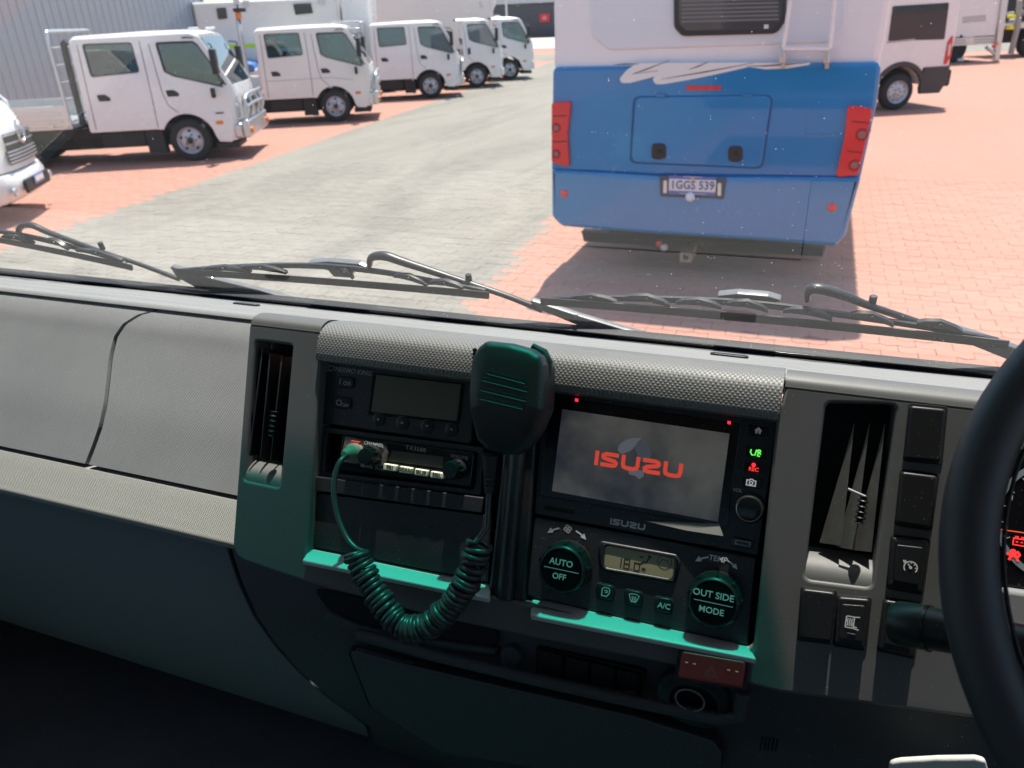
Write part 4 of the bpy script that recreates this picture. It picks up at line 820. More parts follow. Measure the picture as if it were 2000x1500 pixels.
def splate(name, pts, y, th, m, parent, r=0, b=.006, holes=(), hr=0, shear=0.0, mirror=None, res=2):
    lp = [fillet(pts, r)] + [fillet(h, (hr[i] if isinstance(hr, (list, tuple)) else hr)) for i, h in enumerate(holes)]
    me = curve_mesh(lp, th, b, res)
    M4 = Matrix(((1, 0, 0, 0), (0, 0, -1, y), (0, 1, 0, 0), (0, 0, 0, 1))); me.transform(M4)
    if shear:
        for v in me.vertices: v.co.y += shear * max(0, v.co.z - .5)
    if mirror is not None:
        for v in me.vertices: v.co.y = mirror - v.co.y
        me.flip_normals()
    return link(name, me, m, parent, 40)
def arch(cx, cz, r, a0, a1, n=14): return [(cx + r * math.cos(R(a0 + (a1 - a0) * i / n)), cz + r * math.sin(R(a0 + (a1 - a0) * i / n))) for i in range(n + 1)]
def path_tube(name, pts, r, m, parent, n=8):
    return MB().tube(pts, r, n).build(name, m, parent, 60)
def rounded(pts, r=.08, n=5):
    """round the corners of a 3D polyline"""
    P = [Vector(p) for p in pts]; o = [P[0]]
    for a, b, c in zip(P, P[1:], P[2:]):
        d1, d2 = (a - b), (c - b); t = min(r, d1.length * .45, d2.length * .45); p1, p2 = b + d1.normalized() * t, b + d2.normalized() * t
        o += [p1 * (1 - s) ** 2 + b * 2 * s * (1 - s) + p2 * s * s for s in (i / n for i in range(n + 1))]
    return o + [P[-1]]
def cab_truck(label, crew=True, paint=M_white, bull='wide', width=1.85, front_style=0, blue_swage=False, grp='white light trucks parked in a row'):
    e = thing('light_truck', label, 'truck', (0, 0, 0), grp)
    rear = -1.63 if crew else -.42; SH = .045; Wd = width
    outl = [(rear, .57), (-.50, .57)] + arch(0, .34, .46, 152, 8) + [(.50, .31), (.73, .29), (.80, .62), (.845, .98), (.875, 1.23), (.47, 2.02), (.33, 2.07), (rear + .06, 2.05), (rear, 1.97)]
    fw = [(-.25, 1.95), (.36, 1.945), (.43, 1.89), (.80, 1.21), (.72, 1.20), (.25, 1.33), (-.05, 1.41), (-.20, 1.49)]
    rw = [(-1.42, 1.97), (-.63, 1.965), (-.60, 1.50), (-1.40, 1.46)]
    holes = [fw] + ([rw] if crew else [])
    for mir in (None, Wd):
        b_ = splate('body_side', outl, 0, .045, paint, e, r=[.04] * 2 + [0] * 15 + [.03, .05, .05, .1, .1, .12, .15, .08, .06], b=.014, holes=holes, hr=[.05, .05][:len(holes)], shear=SH, mirror=mir, res=3)
        for nm, h in (('front_window', fw), ('rear_window', rw))[:len(holes)]:
            g_ = splate(nm, [(x + (.01 if x > -.2 else -.01), z) for x, z in h], -.0 + .022, .004, G_car, b_, r=.05, b=.001, shear=SH, mirror=mir)
            splate('window_seal', h, -.004, .012, M_dark, g_, r=.05, b=.002, holes=[[(cxx + (x - cxx) * .955, czz + (z - czz) * .93) for x, z in h for cxx, czz in ((sum(q[0] for q in h) / len(h), sum(q[1] for q in h) / len(h)),)]], hr=.045, shear=SH, mirror=mir)
        # door seams and handles
        fs = [(-.36, 1.93), (-.33, 1.55), (-.30, 1.15), (-.24, .95), (-.10, .83)]
        lines = [fs] + ([[(-.50, 1.98), (-.49, 1.5), (-.485, 1.0), (-.49, .6)], [(-1.50, 1.96), (-1.51, 1.4), (-1.52, .62)]] if crew else [])
        for l in lines:
            P = [Vector((x, -.0015 + SH * (z - .5), z)) for x, z in l]
            if mir is not None:
                for p in P: p.y = mir - p.y
            path_tube('door_seam', P, .0055, M_seam, b_, 6)
        for hx_, hz_ in (((-.14, 1.14), (-1.28, 1.12)) if crew else ((-.20, 1.14),)):
            if front_style == 1: hp = [(hx_ - .06, hz_ + .10), (hx_ + .03, hz_ + .10), (hx_ + .03, hz_ - .10), (hx_ - .06, hz_ - .10)]
            else: hp = [(hx_ - .10, hz_ + .055), (hx_ + .04, hz_ + .055), (hx_ + .11, hz_ - .0), (hx_ + .11, hz_ - .05), (hx_ - .08, hz_ - .05)]
            splate('door_handle', hp, -.008 + SH * .6, .02, M_dark, b_, r=.02, b=.004, mirror=mir)
        splate('side_lamp', [(.50, .66), (.62, .66), (.62, .60), (.50, .60)], -.006, .02, M_orange, b_, r=.01, b=.004, mirror=mir)
        if blue_swage: splate('swage_line', [(-1.55, .985), (.0, 1.0), (.45, .93), (.76, .78), (.76, .765), (.45, .905), (0, .978), (-1.55, .962)], -.002 + SH * .45, .006, mat('swage', (.50, .56, .62), .4), b_, mirror=mir)
        # mirror
        ym = -.16 if mir is None else Wd + .16; ys_ = 0.04 if mir is None else Wd - .04
        m_ = MB().box((.70, ym, 1.62), (.10, .19, .40)).build('wing_mirror', M_dark, e, b=.03, seg=3)
        MB().tube(rounded([(.60, ys_ + (.03 if mir is None else -.03), 1.90), (.70, ym, 1.88), (.72, ym, 1.40), (.70, ys_, 1.22)], .05), .012, 8).build('mirror_arm', M_dark, m_)
        MB().box((.58, ym + (.03 if mir is None else -.03), 1.13), (.07, .12, .17)).build('kerb_mirror', M_dark, m_, b=.025, seg=3)
    # roof, rear wall, screen, nose
    yi = SH * 1.55
    roof = [[(rear + .0, yi + .06, 2.03), (rear + .05, yi + .10, 2.10)]]
    m = MB(); sec = []
    for x, z in ((rear - .005, 1.98), (rear + .01, 2.05), (rear + .08, 2.09), (-.6, 2.115), (.1, 2.115), (.32, 2.09), (.44, 2.045)):
        d = z - .035; sec.append([(x, yi + .01, d - .03), (x, yi + .03, d + .005), (x, yi + .10, z), (x, Wd / 2, z + .012), (x, Wd - yi - .10, z), (x, Wd - yi - .03, d + .005), (x, Wd - yi - .01, d - .03)])
    m.skin(sec); m.build('roof', paint, e, 60)
    MB().skin([[(rear + .01, .04, .57), (rear + .01, Wd - .04, .57), (rear + .01, Wd - yi, 2.0), (rear + .01, yi, 2.0)], [(rear + .05, .04, .57), (rear + .05, Wd - .04, .57), (rear + .05, Wd - yi, 2.0), (rear + .05, yi, 2.0)]]).build('rear_wall', paint, e)
    scr = MB().skin([[(.865, .07, 1.235), (.895, Wd / 2, 1.235), (.865, Wd - .07, 1.235), (.50, Wd - .12, 2.0), (.53, Wd / 2, 2.0), (.50, .12, 2.0)], [(.85, .07, 1.235), (.88, Wd / 2, 1.235), (.85, Wd - .07, 1.235), (.485, Wd - .12, 2.0), (.515, Wd / 2, 2.0), (.485, .12, 2.0)]])
    scr.build('windscreen', glass('truck_screen', (.40, .52, .55), .22)[0], e)
    ns = []
    for z, x, k in ((1.235, .875, 0), (1.05, .90, .0), (.80, .90, 0), (.62, .88, 0), (.45, .84, .0), (.32, .80, .01)):
        ns.append([(x - .10, .012 + k, z), (x - .02, .05, z), (x + .03, .25, z), (x + .05, Wd / 2, z), (x + .03, Wd - .25, z), (x - .02, Wd - .05, z), (x - .10, Wd - .012 - k, z), (x - .3, Wd - .08, z), (x - .3, .08, z)])
    nose = MB().skin(ns).build('nose', paint, e, 60)
    MB().box((.925, Wd / 2, .86), (.05, Wd * .62, .20)).build('grille', M_dark, e, b=.02)
    for yy in (.17, Wd - .17):
        MB().box((.86, yy, .80), (.09, .26, .26)).build('headlight', M_lens, e, b=.04, seg=3)
    MB().box((.86, Wd / 2, .47), (.16, Wd - .02, .26)).build('bumper', paint if bull != 'wide' else M_alloy, e, b=.05, seg=3)
    if bull:
        bx = 1.0 if bull == 'wide' else .96
        bb = MB().box((bx, Wd / 2, .50), (.12, Wd + .04, .30)).build('bull_bar', M_alloy, e, b=.03, seg=3)
        for yy in (.14, .62, Wd - .62, Wd - .14): path_tube('upright', rounded([(bx - .02, yy, .62), (bx + .06, yy, .82), (bx, yy, 1.04)], .05), .032, M_alloy, bb)
        path_tube('hoop', rounded([(bx, .05, .62), (bx + .04, .06, .98), (bx + .06, .25, 1.06), (bx + .06, Wd - .25, 1.06), (bx + .04, Wd - .06, .98), (bx, Wd - .05, .62)], .10), .028, M_alloy, bb)
        path_tube('hoop', rounded([(bx, .12, .66), (bx + .05, .12, .86), (bx + .06, .5, .88), (bx + .06, Wd - .5, .88), (bx + .05, Wd - .12, .86), (bx, Wd - .12, .66)], .06), .026, M_alloy, bb)
        for yy in (.10, Wd - .10): MB().lathe([(.055, 0), (.055, .04), (0, .05)], (bx + .06, yy, .47), (1, 0, 0), 14).build('indicator', M_orange, bb)
    for sx_ in (-.30, -1.25)[:2 if crew else 1]:
        for yy in (.45, Wd - .45): MB().box((sx_, yy, 1.12), (.16, .50, .85), Matrix.Rotation(-.15, 3, 'Y')).build('seat', M_seat, e, b=.05, seg=3)
    MB().box((.55, Wd / 2, 1.10), (.35, Wd - .2, .28)).build('dash_panel', M_seat, e, b=.04)
    path_tube('hand_wheel', [Vector((.22 + .10 * math.sin(a), .45 + .2 * math.cos(a), 1.25 + .16 * math.sin(a))) for a in (k * math.tau / 24 for k in range(25))], .014, M_dark, e, 6)
    MB().box((-.3, Wd / 2, .60), (2.2 if crew else 1.0, Wd - .25, .10)).build('cab_floor', M_under, e)
    # chassis and running gear
    MB().box((-2.0, Wd / 2 + .15, .40), (4.4, .9, .36)).build('underbody', M_under, e, b=.04)
    MB().box((.05, Wd / 2 + .1, .42), (.8, .8, .30)).build('engine_tray', M_under, e, b=.04)
    for yy in (.45, Wd - .45): MB().box((-1.9, yy, .52), (5.0, .09, .18)).build('chassis_rail', M_under, e)
    MB().box((-1.15, .32, .42), (.75, .34, .28)).build('fuel_tank', M_under, e, b=.03)
    MB().box((-.62, .22, .38), (.28, .26, .42)).build('step', M_under, e, b=.02)
    MB().box((.62, .40, .24), (.40, .7, .10)).build('front_valance', M_under, e, b=.02)
    splate('mud_flap', [(-.52, .56), (-.46, .56), (-.44, .16), (-.56, .16)], .06, .2, M_under, e)
    for yy, sd in ((.015, -1), (Wd - .015, 1)): wheel(e, 0, yy, .355, .22, sd)
    for yy, sd in ((.05, -1), (Wd - .05, 1)): wheel(e, -3.05, yy, .355, .42, sd)
    MB().tube([(0, .2, .355), (0, Wd - .2, .355)], .06, 10).build('axle', M_under, e); MB().tube([(-3.05, .2, .355), (-3.05, Wd - .2, .355)], .09, 10).build('axle', M_under, e)
    path_tube('wiper_arm', [(.45, .10, 1.985), (.28, .04, 2.005), (.20, .035, 2.0)], .012, M_dark, e)
    return e
def tray(e, x0, x1, z0=.66, z1=1.0, Wd=1.95, hb=True):
    y0 = -.05
    t_ = MB().box(((x0 + x1) / 2, y0 + Wd / 2, z0 + .03), (x1 - x0, Wd, .08)).build('tray_deck', M_alloy, e, b=.01)
    for yy in (y0, y0 + Wd):
        s_ = MB().box(((x0 + x1) / 2, yy, (z0 + z1) / 2 + .04), (x1 - x0, .035, z1 - z0)).build('drop_side', M_alloy, e, b=.008)
        for k in range(2): MB().box(((x0 + x1) / 2, yy + (-.02 if yy < .5 else .02), z0 + .13 + k * .13), (x1 - x0 - .2, .012, .05)).build('pressing', M_alloy, s_, b=.004)
        for k in range(3): MB().box((x0 + .3 + k * (x1 - x0 - .6) / 2, yy + (-.03 if yy < .5 else .03), z0 + .06), (.10, .03, .05)).build('latch', M_silver, s_, b=.004)
    if hb:
        hd_ = path_tube('headboard', rounded([(x1, y0 + .02, z0), (x1, y0 + .02, 2.18), (x1, y0 + Wd - .02, 2.18), (x1, y0 + Wd - .02, z0)], .09), .032, M_alloy, e)
        for k in range(4): path_tube('headboard_bar', [(x1, y0 + .02, 1.12 + k * .27), (x1, y0 + Wd - .02, 1.12 + k * .27)], .016, M_alloy, hd_)
def place(e, P, deg): e.location = P; e.rotation_euler = (0, 0, R(deg)); WORLD[e.name] = Vector(P)
HD = 28
GPt = lambda x, y: Vector((ground_at(x, y).x, ground_at(x, y).y, 0))
t1 = cab_truck('nearest white crew cab truck with an alloy tray, in front of the grey shed')
tray(t1, -4.6, -1.90)
path_tube('snorkel', rounded([(-1.75, .12, .7), (-1.74, .10, 1.3), (-1.72, .10, 1.98), (-1.66, .10, 2.02)], .08), .055, M_dark, t1)
path_tube('cable_loop', rounded([(-1.85, .3, 1.3), (-1.75, .2, 1.1), (-1.80, .15, .7)], .1), .03, M_dark, t1)
MB().box((.36, .30, 2.13), (.16, .10, .05)).build('roof_marker', M_white, t1, b=.015)
MB().box((.36, 1.55, 2.13), (.16, .10, .05)).build('roof_marker', M_white, t1, b=.015)
splate('badge', [(.52, .80), (.66, .80), (.66, .775), (.52, .775)], -.004, .006, M_seam, t1)
place(t1, GPt(380, 315), HD)
t2 = cab_truck('white crew cab truck with an orange beacon mast behind its cab', paint=M_whitec, bull='tight', blue_swage=True)
tray(t2, -4.6, -2.0, .64, .96, hb=False)
hd_ = path_tube('headboard', rounded([(-1.92, -.03, .30), (-1.92, -.03, 2.26), (-1.92, .16, 2.30), (-1.92, .16, .8)], .08), .035, M_alloy, t2)
for k in range(4): path_tube('rung', [(-1.92, -.03, 1.15 + k * .28), (-1.92, .16, 1.15 + k * .28)], .016, M_alloy, hd_)
path_tube('mast', [(-1.88, .06, 2.2), (-1.88, .06, 2.75)], .018, M_dark, t2); MB().lathe([(.07, 0), (.07, .10), (.05, .14), (0, .15)], (-1.88, .02, 2.30), (0, 0, 1), 16).build('beacon', M_orange, t2)
MB().box((-1.84, .05, 2.48), (.26, .20, .08)).build('beacon_plate', M_dark, t2, b=.01); MB().box((-1.88, .06, 2.68), (.12, .12, .22)).build('work_lamp', M_lens, t2, b=.02)
place(t2, GPt(660, 238), HD)
t3 = cab_truck('third white crew cab truck, with a silver mesh rack behind its cab', bull='tight')
rk = path_tube('mesh_rack', rounded([(-1.85, .0, .6), (-1.85, .0, 2.14), (-1.85, 1.85, 2.14), (-1.85, 1.85, .6)], .06), .03, M_alloy, t3)
MB().box((-2.05, .05, 1.45), (.36, .04, 1.1)).build('rack_panel', M_alloy, t3, b=.01)
for k in range(5): MB().box((-2.05, .02, 1.0 + k * .22), (.40, .03, .06)).build('rack_slat', M_silver, t3, b=.008)
path_tube('rack_hoop', rounded([(-2.75, .0, .7), (-2.75, .0, 2.16), (-1.9, .0, 2.16)], .08), .022, M_alloy, t3)
tray(t3, -4.4, -2.0, .66, .9, hb=False)
place(t3, GPt(843, 192), HD)
t4 = cab_truck('fourth truck, a white single cab with tall upright door handles', crew=False, bull=None, front_style=1)
place(t4, GPt(933, 171), HD)
MB().box((-2.6, .95, 1.55), (3.9, 1.9, 1.75)).build('box_body', M_white, t4, b=.04)
t5 = cab_truck('farthest white single cab truck at the end of the row', crew=False, bull=None)
MB().box((-.30, .9, 2.14), (.2, .3, .08)).build('roof_marker', M_white, t5, b=.02); MB().box((.42, .28, 1.92), (.05, .10, .16)).build('marker_lamp', M_orange, t5, b=.02)
MB().box((-2.5, .95, .75), (3.6, 1.9, .12)).build('tray_deck', M_alloy, t5, b=.02)
place(t5, GPt(997, 156), HD)
# ================================================================== leftmost van, only its front corner in view
nv = thing('white_van', 'white van front with dark grille and round emblem at the far left edge', 'van', (0, 0, 0))
nw = 1.80
def nsec(x, z, bulge): return [(x - .9, 0, z), (x - .35 - bulge, .02, z), (x - .12, .16, z), (x - .03, .45, z), (x, nw / 2, z), (x - .03, nw - .45, z), (x - .12, nw - .16, z), (x - .35 - bulge, nw - .02, z), (x - .9, nw, z)]
MB().skin([nsec(x, z, b_) for x, z, b_ in ((.10, .62, 0), (.09, .85, 0), (.05, 1.08, .01), (-.02, 1.25, .03), (-.13, 1.39, .05))]).build('bonnet', M_white, nv, 60)
MB().skin([nsec(x, z, 0) for x, z in ((.00, .24), (.10, .28), (.16, .40), (.17, .50), (.12, .60))]).build('bumper', M_white, nv, 60)
MB().skin([[(-.22, .10, 1.37), (-.14, nw / 2, 1.39), (-.22, nw - .10, 1.37), (-.85, nw - .22, 2.1), (-.8, nw / 2, 2.12), (-.85, .22, 2.1)], [(-.26, .10, 1.36), (-.18, nw / 2, 1.38), (-.26, nw - .10, 1.36), (-.89, nw - .22, 2.09), (-.84, nw / 2, 2.11), (-.89, .22, 2.09)]]).build('windscreen', glass('van_screen', (.3, .4, .38), .2)[0], nv)
splate('body_side', [(-4.6, .3), (-.95, .3)] + arch(-.62, .34, .40, 175, 5) + [(-.18, .45), (-.20, 1.35), (-.85, 2.1), (-4.6, 2.1)], 0, .05, M_white, nv, r=.03, b=.015, holes=[[(-2.2, 1.25), (-.75, 1.30), (-1.1, 1.9), (-2.2, 1.82)]], hr=.06)
splate('body_side', [(-4.6, .3), (-.95, .3)] + arch(-.62, .34, .40, 175, 5) + [(-.18, .45), (-.20, 1.35), (-.85, 2.1), (-4.6, 2.1)], 0, .05, M_white, nv, r=.03, b=.015, mirror=nw)
MB().box((-2.75, nw / 2, 2.09), (3.5, nw - .08, .06)).build('roof', M_white, nv, b=.02)
for z, h, d in ((.93, .12, .085), (.74, .05, .09)):
    g_ = MB().skin([[(x + d, y, z - h), (x + d, y, z + h)] for x, y in ((.0, .42), (.02, .62), (.03, nw / 2), (.02, nw - .62), (.0, nw - .42))], closed=False, cap=False).build('grille', M_dark, nv, 60)
    for k in range(3): path_tube('grille_bar', [(x + d + .012, y, z - h + .03 + k * h * .8) for x, y in ((.0, .42), (.02, .62), (.03, nw / 2), (.02, nw - .62), (.0, nw - .42))], .011, M_silver, g_, 6)
EM = PL((.10, nw / 2, .88), (0, 1, 0), (0, 0, 1))
em = bpy.data.meshes.new('m')
path_tube('emblem', [Vector((.14, nw / 2 + .12 * math.cos(a), 1.06 + .15 * math.sin(a))) for a in (k * math.tau / 28 for k in range(29))], .014, M_silver, nv, 8)
path_tube('emblem', [(.14, nw / 2 - .055, 1.12), (.14, nw / 2 - .02, 1.06), (.14, nw / 2 - .055, .99)], .012, M_silver, nv, 6); path_tube('emblem', [(.14, nw / 2 + .055, 1.12), (.14, nw / 2 + .02, 1.06), (.14, nw / 2 + .055, .99)], .012, M_silver, nv, 6); path_tube('emblem', [(.14, nw / 2 - .03, 1.06), (.14, nw / 2 + .03, 1.06)], .012, M_silver, nv, 6)
for yy in (.22, nw - .22):
    MB().skin([[(-.22, yy - .16, .68), (-.10, yy + .12, .66), (-.10, yy + .12, .86), (-.26, yy - .16, .92)], [(-.10, yy - .15, .68), (.0, yy + .12, .66), (-.01, yy + .12, .84), (-.14, yy - .15, .90)]]).build('headlight', M_lens, nv, b=.03)
    MB().lathe([(.05, 0), (.05, .02), (.04, .03), (0, .02)], (.10, yy, .40), (1, 0, 0), 20).build('fog_lamp', M_lens, nv)
MB().box((.165, nw / 2, .42), (.04, .9, .17)).build('lower_intake', M_dark, nv, b=.02)
pl_ = MB().box((.195, nw / 2, .46), (.012, .36, .12)).build('number_plate', mat('plate_blue', (.20, .22, .42), .4), nv, b=.006)
MB().box((.203, nw / 2, .46), (.004, .30, .06)).build('plate_field', mat('plate_white', (.75, .75, .75), .4), pl_)
for yy, sd in ((.02, -1), (nw - .02, 1)):
    wheel(nv, -.62, yy, .33, .2, sd); wheel(nv, -3.6, yy, .33, .2, sd)
MB().tube(rounded([(-.45, -.05, 1.15), (-.42, -.22, 1.22), (-.42, -.22, 1.42)], .05), .05, 10).build('wing_mirror', M_dark, nv)
MB().tube([(-.22, .3, 1.40), (-.18, .9, 1.42), (-.20, 1.3, 1.41)], .014, 6).build('wiper_arm', M_dark, nv)
hv = R(34); c_ = Vector((-9.42, 7.26, 0)) - Matrix.Rotation(hv, 3, 'Z') @ Vector((.2, nw / 2, 0)); place(nv, c_, 34)
# ================================================================== grey shed wall behind the trucks
shed = thing('metal_shed', 'grey corrugated metal shed wall at the upper left', 'building', (-17, 16, 0))
M_shed = mat('shed_cladding', (.37, .42, .46), .45, metal=.1, var=.06, vs_=.6)
A_, B_ = Vector((-16.9, 4.0, 0)), Vector((-18.35, 21.3, 0)); dW = (B_ - A_).normalized(); nW = Vector((dW.y, -dW.x, 0)); Lw = (B_ - A_).length
def shed_sheet(w):
    P = []; n = 4; p = w / n
    for i in range(n): P += [(i * p, 0), (i * p + p * .36, 0), (i * p + p * .44, .035), (i * p + p * .56, .035), (i * p + p * .64, 0)]
    P.append((w, 0)); b_ = bmesh.new()
    lo = [b_.verts.new((x, -y, 0)) for x, y in P]; hi = [b_.verts.new((x, -y, 7.0)) for x, y in P]
    for i in range(len(P) - 1): b_.faces.new((lo[i], lo[i + 1], hi[i + 1], hi[i]))
    me = bpy.data.meshes.new('m'); b_.to_mesh(me); b_.free(); me.materials.append(M_shed); return me
ns_ = 18; sw_ = Lw / ns_; sm = shed_sheet(sw_); ang = math.atan2(dW.y, dW.x)
for k in range(ns_):
    o = bpy.data.objects.new('cladding_sheet', sm); COL.objects.link(o); o.location = A_ + dW * (k * sw_); o.rotation_euler = (0, 0, ang); adopt(o, shed)
sd_ = MB(); c0, c1 = B_, B_ - nW * 12; sd_.skin([[A_ - nW * .05, B_ - nW * .02, B_ - nW * 12, A_ - nW * 12], [q + Vector((0, 0, 7)) for q in (A_ - nW * .05, B_ - nW * .02, B_ - nW * 12, A_ - nW * 12)]]).build('shed_body', M_shed, shed)
path_tube('corner_flashing', [B_ + nW * .03, B_ + nW * .03 + Vector((0, 0, 7))], .05, mat('flashing', (.22, .24, .27), .5), shed)
MB().tube([A_.lerp(B_, .38) + nW * .06 + Vector((0, 0, 2.6)), A_.lerp(B_, .38) + nW * .14 + Vector((0, 0, 2.55))], .04, 10).build('pipe_stub', M_dark, shed)
# ================================================================== large white bodies behind the row
def vert_plane(P, deg): d = Vector((math.cos(R(deg)), math.sin(R(deg)), 0)); return PL(P, d, (0, 0, 1))
r_ = ray(388, 60); r_.z = 0; r_.normalize(); bp_ = vert_plane(EYE.xy.to_3d() + r_ * 27.5, 24)
cv = thing('camper_truck', 'big white camper truck with small dark windows and a yellow green stripe', 'camper', bp_.P)
u0, u1 = bp_.uv(384, 60)[0], bp_.uv(668, 60)[0]; ztop = bp_.uv(400, 4)[1]
bp_.plate('body', [(u0, .9), (u1, .9), (u1, ztop), (u0, ztop)], 0, 2.4, M_whitec, cv, local=True, b=.08, r=.05)
bp_.plate('cab_side', [(u1 + .04, .8), (u1 + .9, .8), (u1 + .9, ztop + .1), (u1 + .04, ztop + .1)], -.02, 2.3, M_white, cv, local=True, b=.05, r=.05)
bp_.plate('stripe', [(u0 + .02, bp_.uv(450, 88)[1]), (u1 - .02, bp_.uv(450, 84)[1]), (u1 - .02, bp_.uv(450, 92)[1]), (u0 + .02, bp_.uv(450, 96)[1])], .012, .01, mat('hi_vis', (.68, .88, .03), .5), cv, local=True, b=.002)
for q in (((422, 16), (441, 15), (444, 36), (426, 38)), ((572, 8), (607, 6), (611, 26), (577, 29))):
    w_ = bp_.plate('window', q, .03, .03, M_dark, cv, r=.03, b=.01); bp_.plate('pane', inset(q, .86), .034, .006, G_dark, w_, r=.02, b=.002)
for x, y in ((628, 3), (480, 6)): bp_.plate('side_lamp', ((x - 6, y - 5), (x + 6, y - 5), (x + 6, y + 6), (x - 6, y + 6)), .06, .05, M_lens, cv, r=.02, b=.01)
bp_.plate('skirt', [(u0, .35), (u1, .35), (u1, .9), (u0, .9)], -.05, 2.2, M_under, cv, local=True)
for uu in (u0 + 1.2, u1 - .9): bp_.lathe('wheel', 0, 0, [(0.42, -.3), (.45, -.2), (.45, -.03), (.36, 0), (0, 0)], M_tyre, cv).location = bp_.u * (uu - bp_.uv(0, 0)[0]) + Vector((0, 0, .45 - bp_.uv(0, 0)[1]))
r_ = ray(725, 40); r_.z = 0; r_.normalize(); b2 = vert_plane(EYE.xy.to_3d() + r_ * 36, 20)
bt2 = thing('box_truck', 'tall plain white box truck body behind the third and fourth trucks', 'truck', b2.P)
u0, u1 = b2.uv(722, 40)[0], b2.uv(960, 30)[0]
b2.plate('box_body', [(u0, .95), (u1, .95), (u1, 4.6), (u0, 4.6)], 0, 2.4, M_whitec, bt2, local=True, b=.04)
b2.plate('corner_post', [(u0 - .25, .6), (u0 - .02, .6), (u0 - .02, 4.6), (u0 - .25, 4.6)], .03, .2, mat('post_brown', (.42, .38, .32), .5), bt2, local=True, b=.02)
b2.plate('corner_post', [(u0 - .48, 2.0), (u0 - .30, 2.0), (u0 - .30, 4.6), (u0 - .48, 4.6)], .0, .2, M_dark, bt2, local=True, b=.02)
b2.plate('corner_cap', ((955, -12), (966, -6), (968, 8), (962, 22), (957, 24)), .05, .3, M_white, bt2, r=.1, b=.05)
b2.text('fleet_mark', 'S', 939, 10, .004, 12, mat('mark_grey', (.45, .46, .5), .5), bt2)
b2.plate('chassis', [(u0, .45), (u1, .45), (u1, .94), (u0, .94)], -.2, 1.8, M_under, bt2, local=True)
for uu in (u0 + 1.5, u1 - 1.2): b2.lathe('wheel', 0, 0, [(0.42, -.3), (.45, -.2), (.45, -.03), (.36, 0), (0, 0)], M_tyre, bt2).location = b2.u * (uu - b2.uv(0, 0)[0]) + Vector((0, 0, .45 - b2.uv(0, 0)[1]))
# ute with a blue load between the first two trucks
sm_ = thing('parked_ute', 'white ute carrying a blue covered load, between the first two trucks', 'ute', (-15.2, 20.6, 0))
o = Vector((-15.2, 20.6, 0)); dx = Vector((math.cos(R(HD)), math.sin(R(HD)), 0)); SP = PL(o, dx, (0, 0, 1))
SP.plate('body', [(-2.2, .45), (2.2, .45), (2.25, .95), (1.2, 1.05), (.55, 1.5), (-.6, 1.52), (-.75, 1.0), (-2.2, 1.05)], 0, 1.75, M_white, sm_, local=True, r=.1, b=.08)
SP.plate('side_window', [(-.5, 1.05), (.95, 1.05), (.5, 1.43), (-.45, 1.45)], .01, .02, G_dark, sm_, local=True, r=.05)
SP.plate('load_cover', [(-2.1, .9), (-.8, .9), (-.85, 1.15), (-1.4, 1.28), (-2.0, 1.15)], .02, 1.6, mat('blue_tarp', (.05, .16, .42), .5, var=.3, vs_=4), sm_, local=True, r=.15, b=.06)
for uu in (-1.4, 1.4): MB().lathe([(.20, -.2), (.33, -.18), (.33, -.02), (.22, 0), (0, 0)], o + dx * uu + Vector((0, 0, .33)) + SP.n * .03, SP.n, 24).build('wheel', M_tyre, sm_)
# ================================================================== far building with a red sign
fb = vert_plane(Vector((-31, 88, 0)), 5)
far = thing('far_warehouse', 'dark grey far warehouse with pale fascia and a small red sign', 'building', fb.P)
MF = mat('far_dark', (.075, .08, .095), .6, var=.15, vs_=1)
fb.plate('wall', [(-16, 0), (18, 0), (18, 3.35), (-16, 3.35)], 0, 10, MF, far, local=True, b=.05)
fb.plate('fascia', [(-16, 3.4), (18, 3.4), (18, 7.5), (-16, 7.5)], .25, 10, mat('far_fascia', (.50, .53, .55), .5, var=.05), far, local=True, b=.05)
sg = fb.plate('sign', ((1054, 27), (1073, 26), (1073, 43), (1054, 44)), .1, .1, mat('sign_red', (.70, .04, .05), .5), far, b=.02)
strokes(fb, 'sign_mark', [[(-.6, -.5), (-.6, .2), (0, .7), (.6, .2), (.6, -.5), (-.6, -.5)]], 1063.5, 35, 4.5, .112, mat('sign_pink', (.85, .5, .5), .5), sg, .3)
path_tube('pole', [fb.at(990, 40, 8) * Vector((1, 1, 0)) if False else Vector((fb.at(990, 40, 8).x, fb.at(990, 40, 8).y, 0)), Vector((fb.at(990, 40, 8).x, fb.at(990, 40, 8).y, 9))], .12, M_alloy, far, 8)
path_tube('pole', [Vector((fb.at(971, 40, 8).x, fb.at(971, 40, 8).y, 0)), Vector((fb.at(971, 40, 8).x, fb.at(971, 40, 8).y, 1.6))], .16, M_whitec, far, 8)
kb = flat('far_kerb', [(-60, 56), (40, 56), (40, 84), (-60, 84)], BASE_Z + .02, mat('concrete', (.48, .45, .40), .8, var=.12, vs_=.4))
gv = ground_at(1068, 84); pc = Vector((-22.2, 54.5, 0))
fc = thing('parked_car', 'small white car half hidden beside the blue motorhome, far off', 'car', pc); CP = PL(pc, (math.cos(.3), math.sin(.3), 0), (0, 0, 1))
CP.plate('body', [(-2.0, .35), (2.0, .35), (2.05, .8), (1.3, .95), (.7, 1.42), (-1.0, 1.42), (-1.6, .95), (-2.0, .85)], 0, 1.7, M_white, fc, local=True, r=.12, b=.08); CP.plate('side_window', [(-1.3, .95), (1.05, .95), (.6, 1.33), (-.95, 1.33)], .01, .02, G_dark, fc, local=True, r=.05)
for uu in (-1.3, 1.3): MB().lathe([(.2, -.18), (.31, -.16), (.31, -.02), (.2, 0), (0, 0)], CP.pt(uu, .31, .02), CP.n, 20).build('wheel', M_tyre, fc)
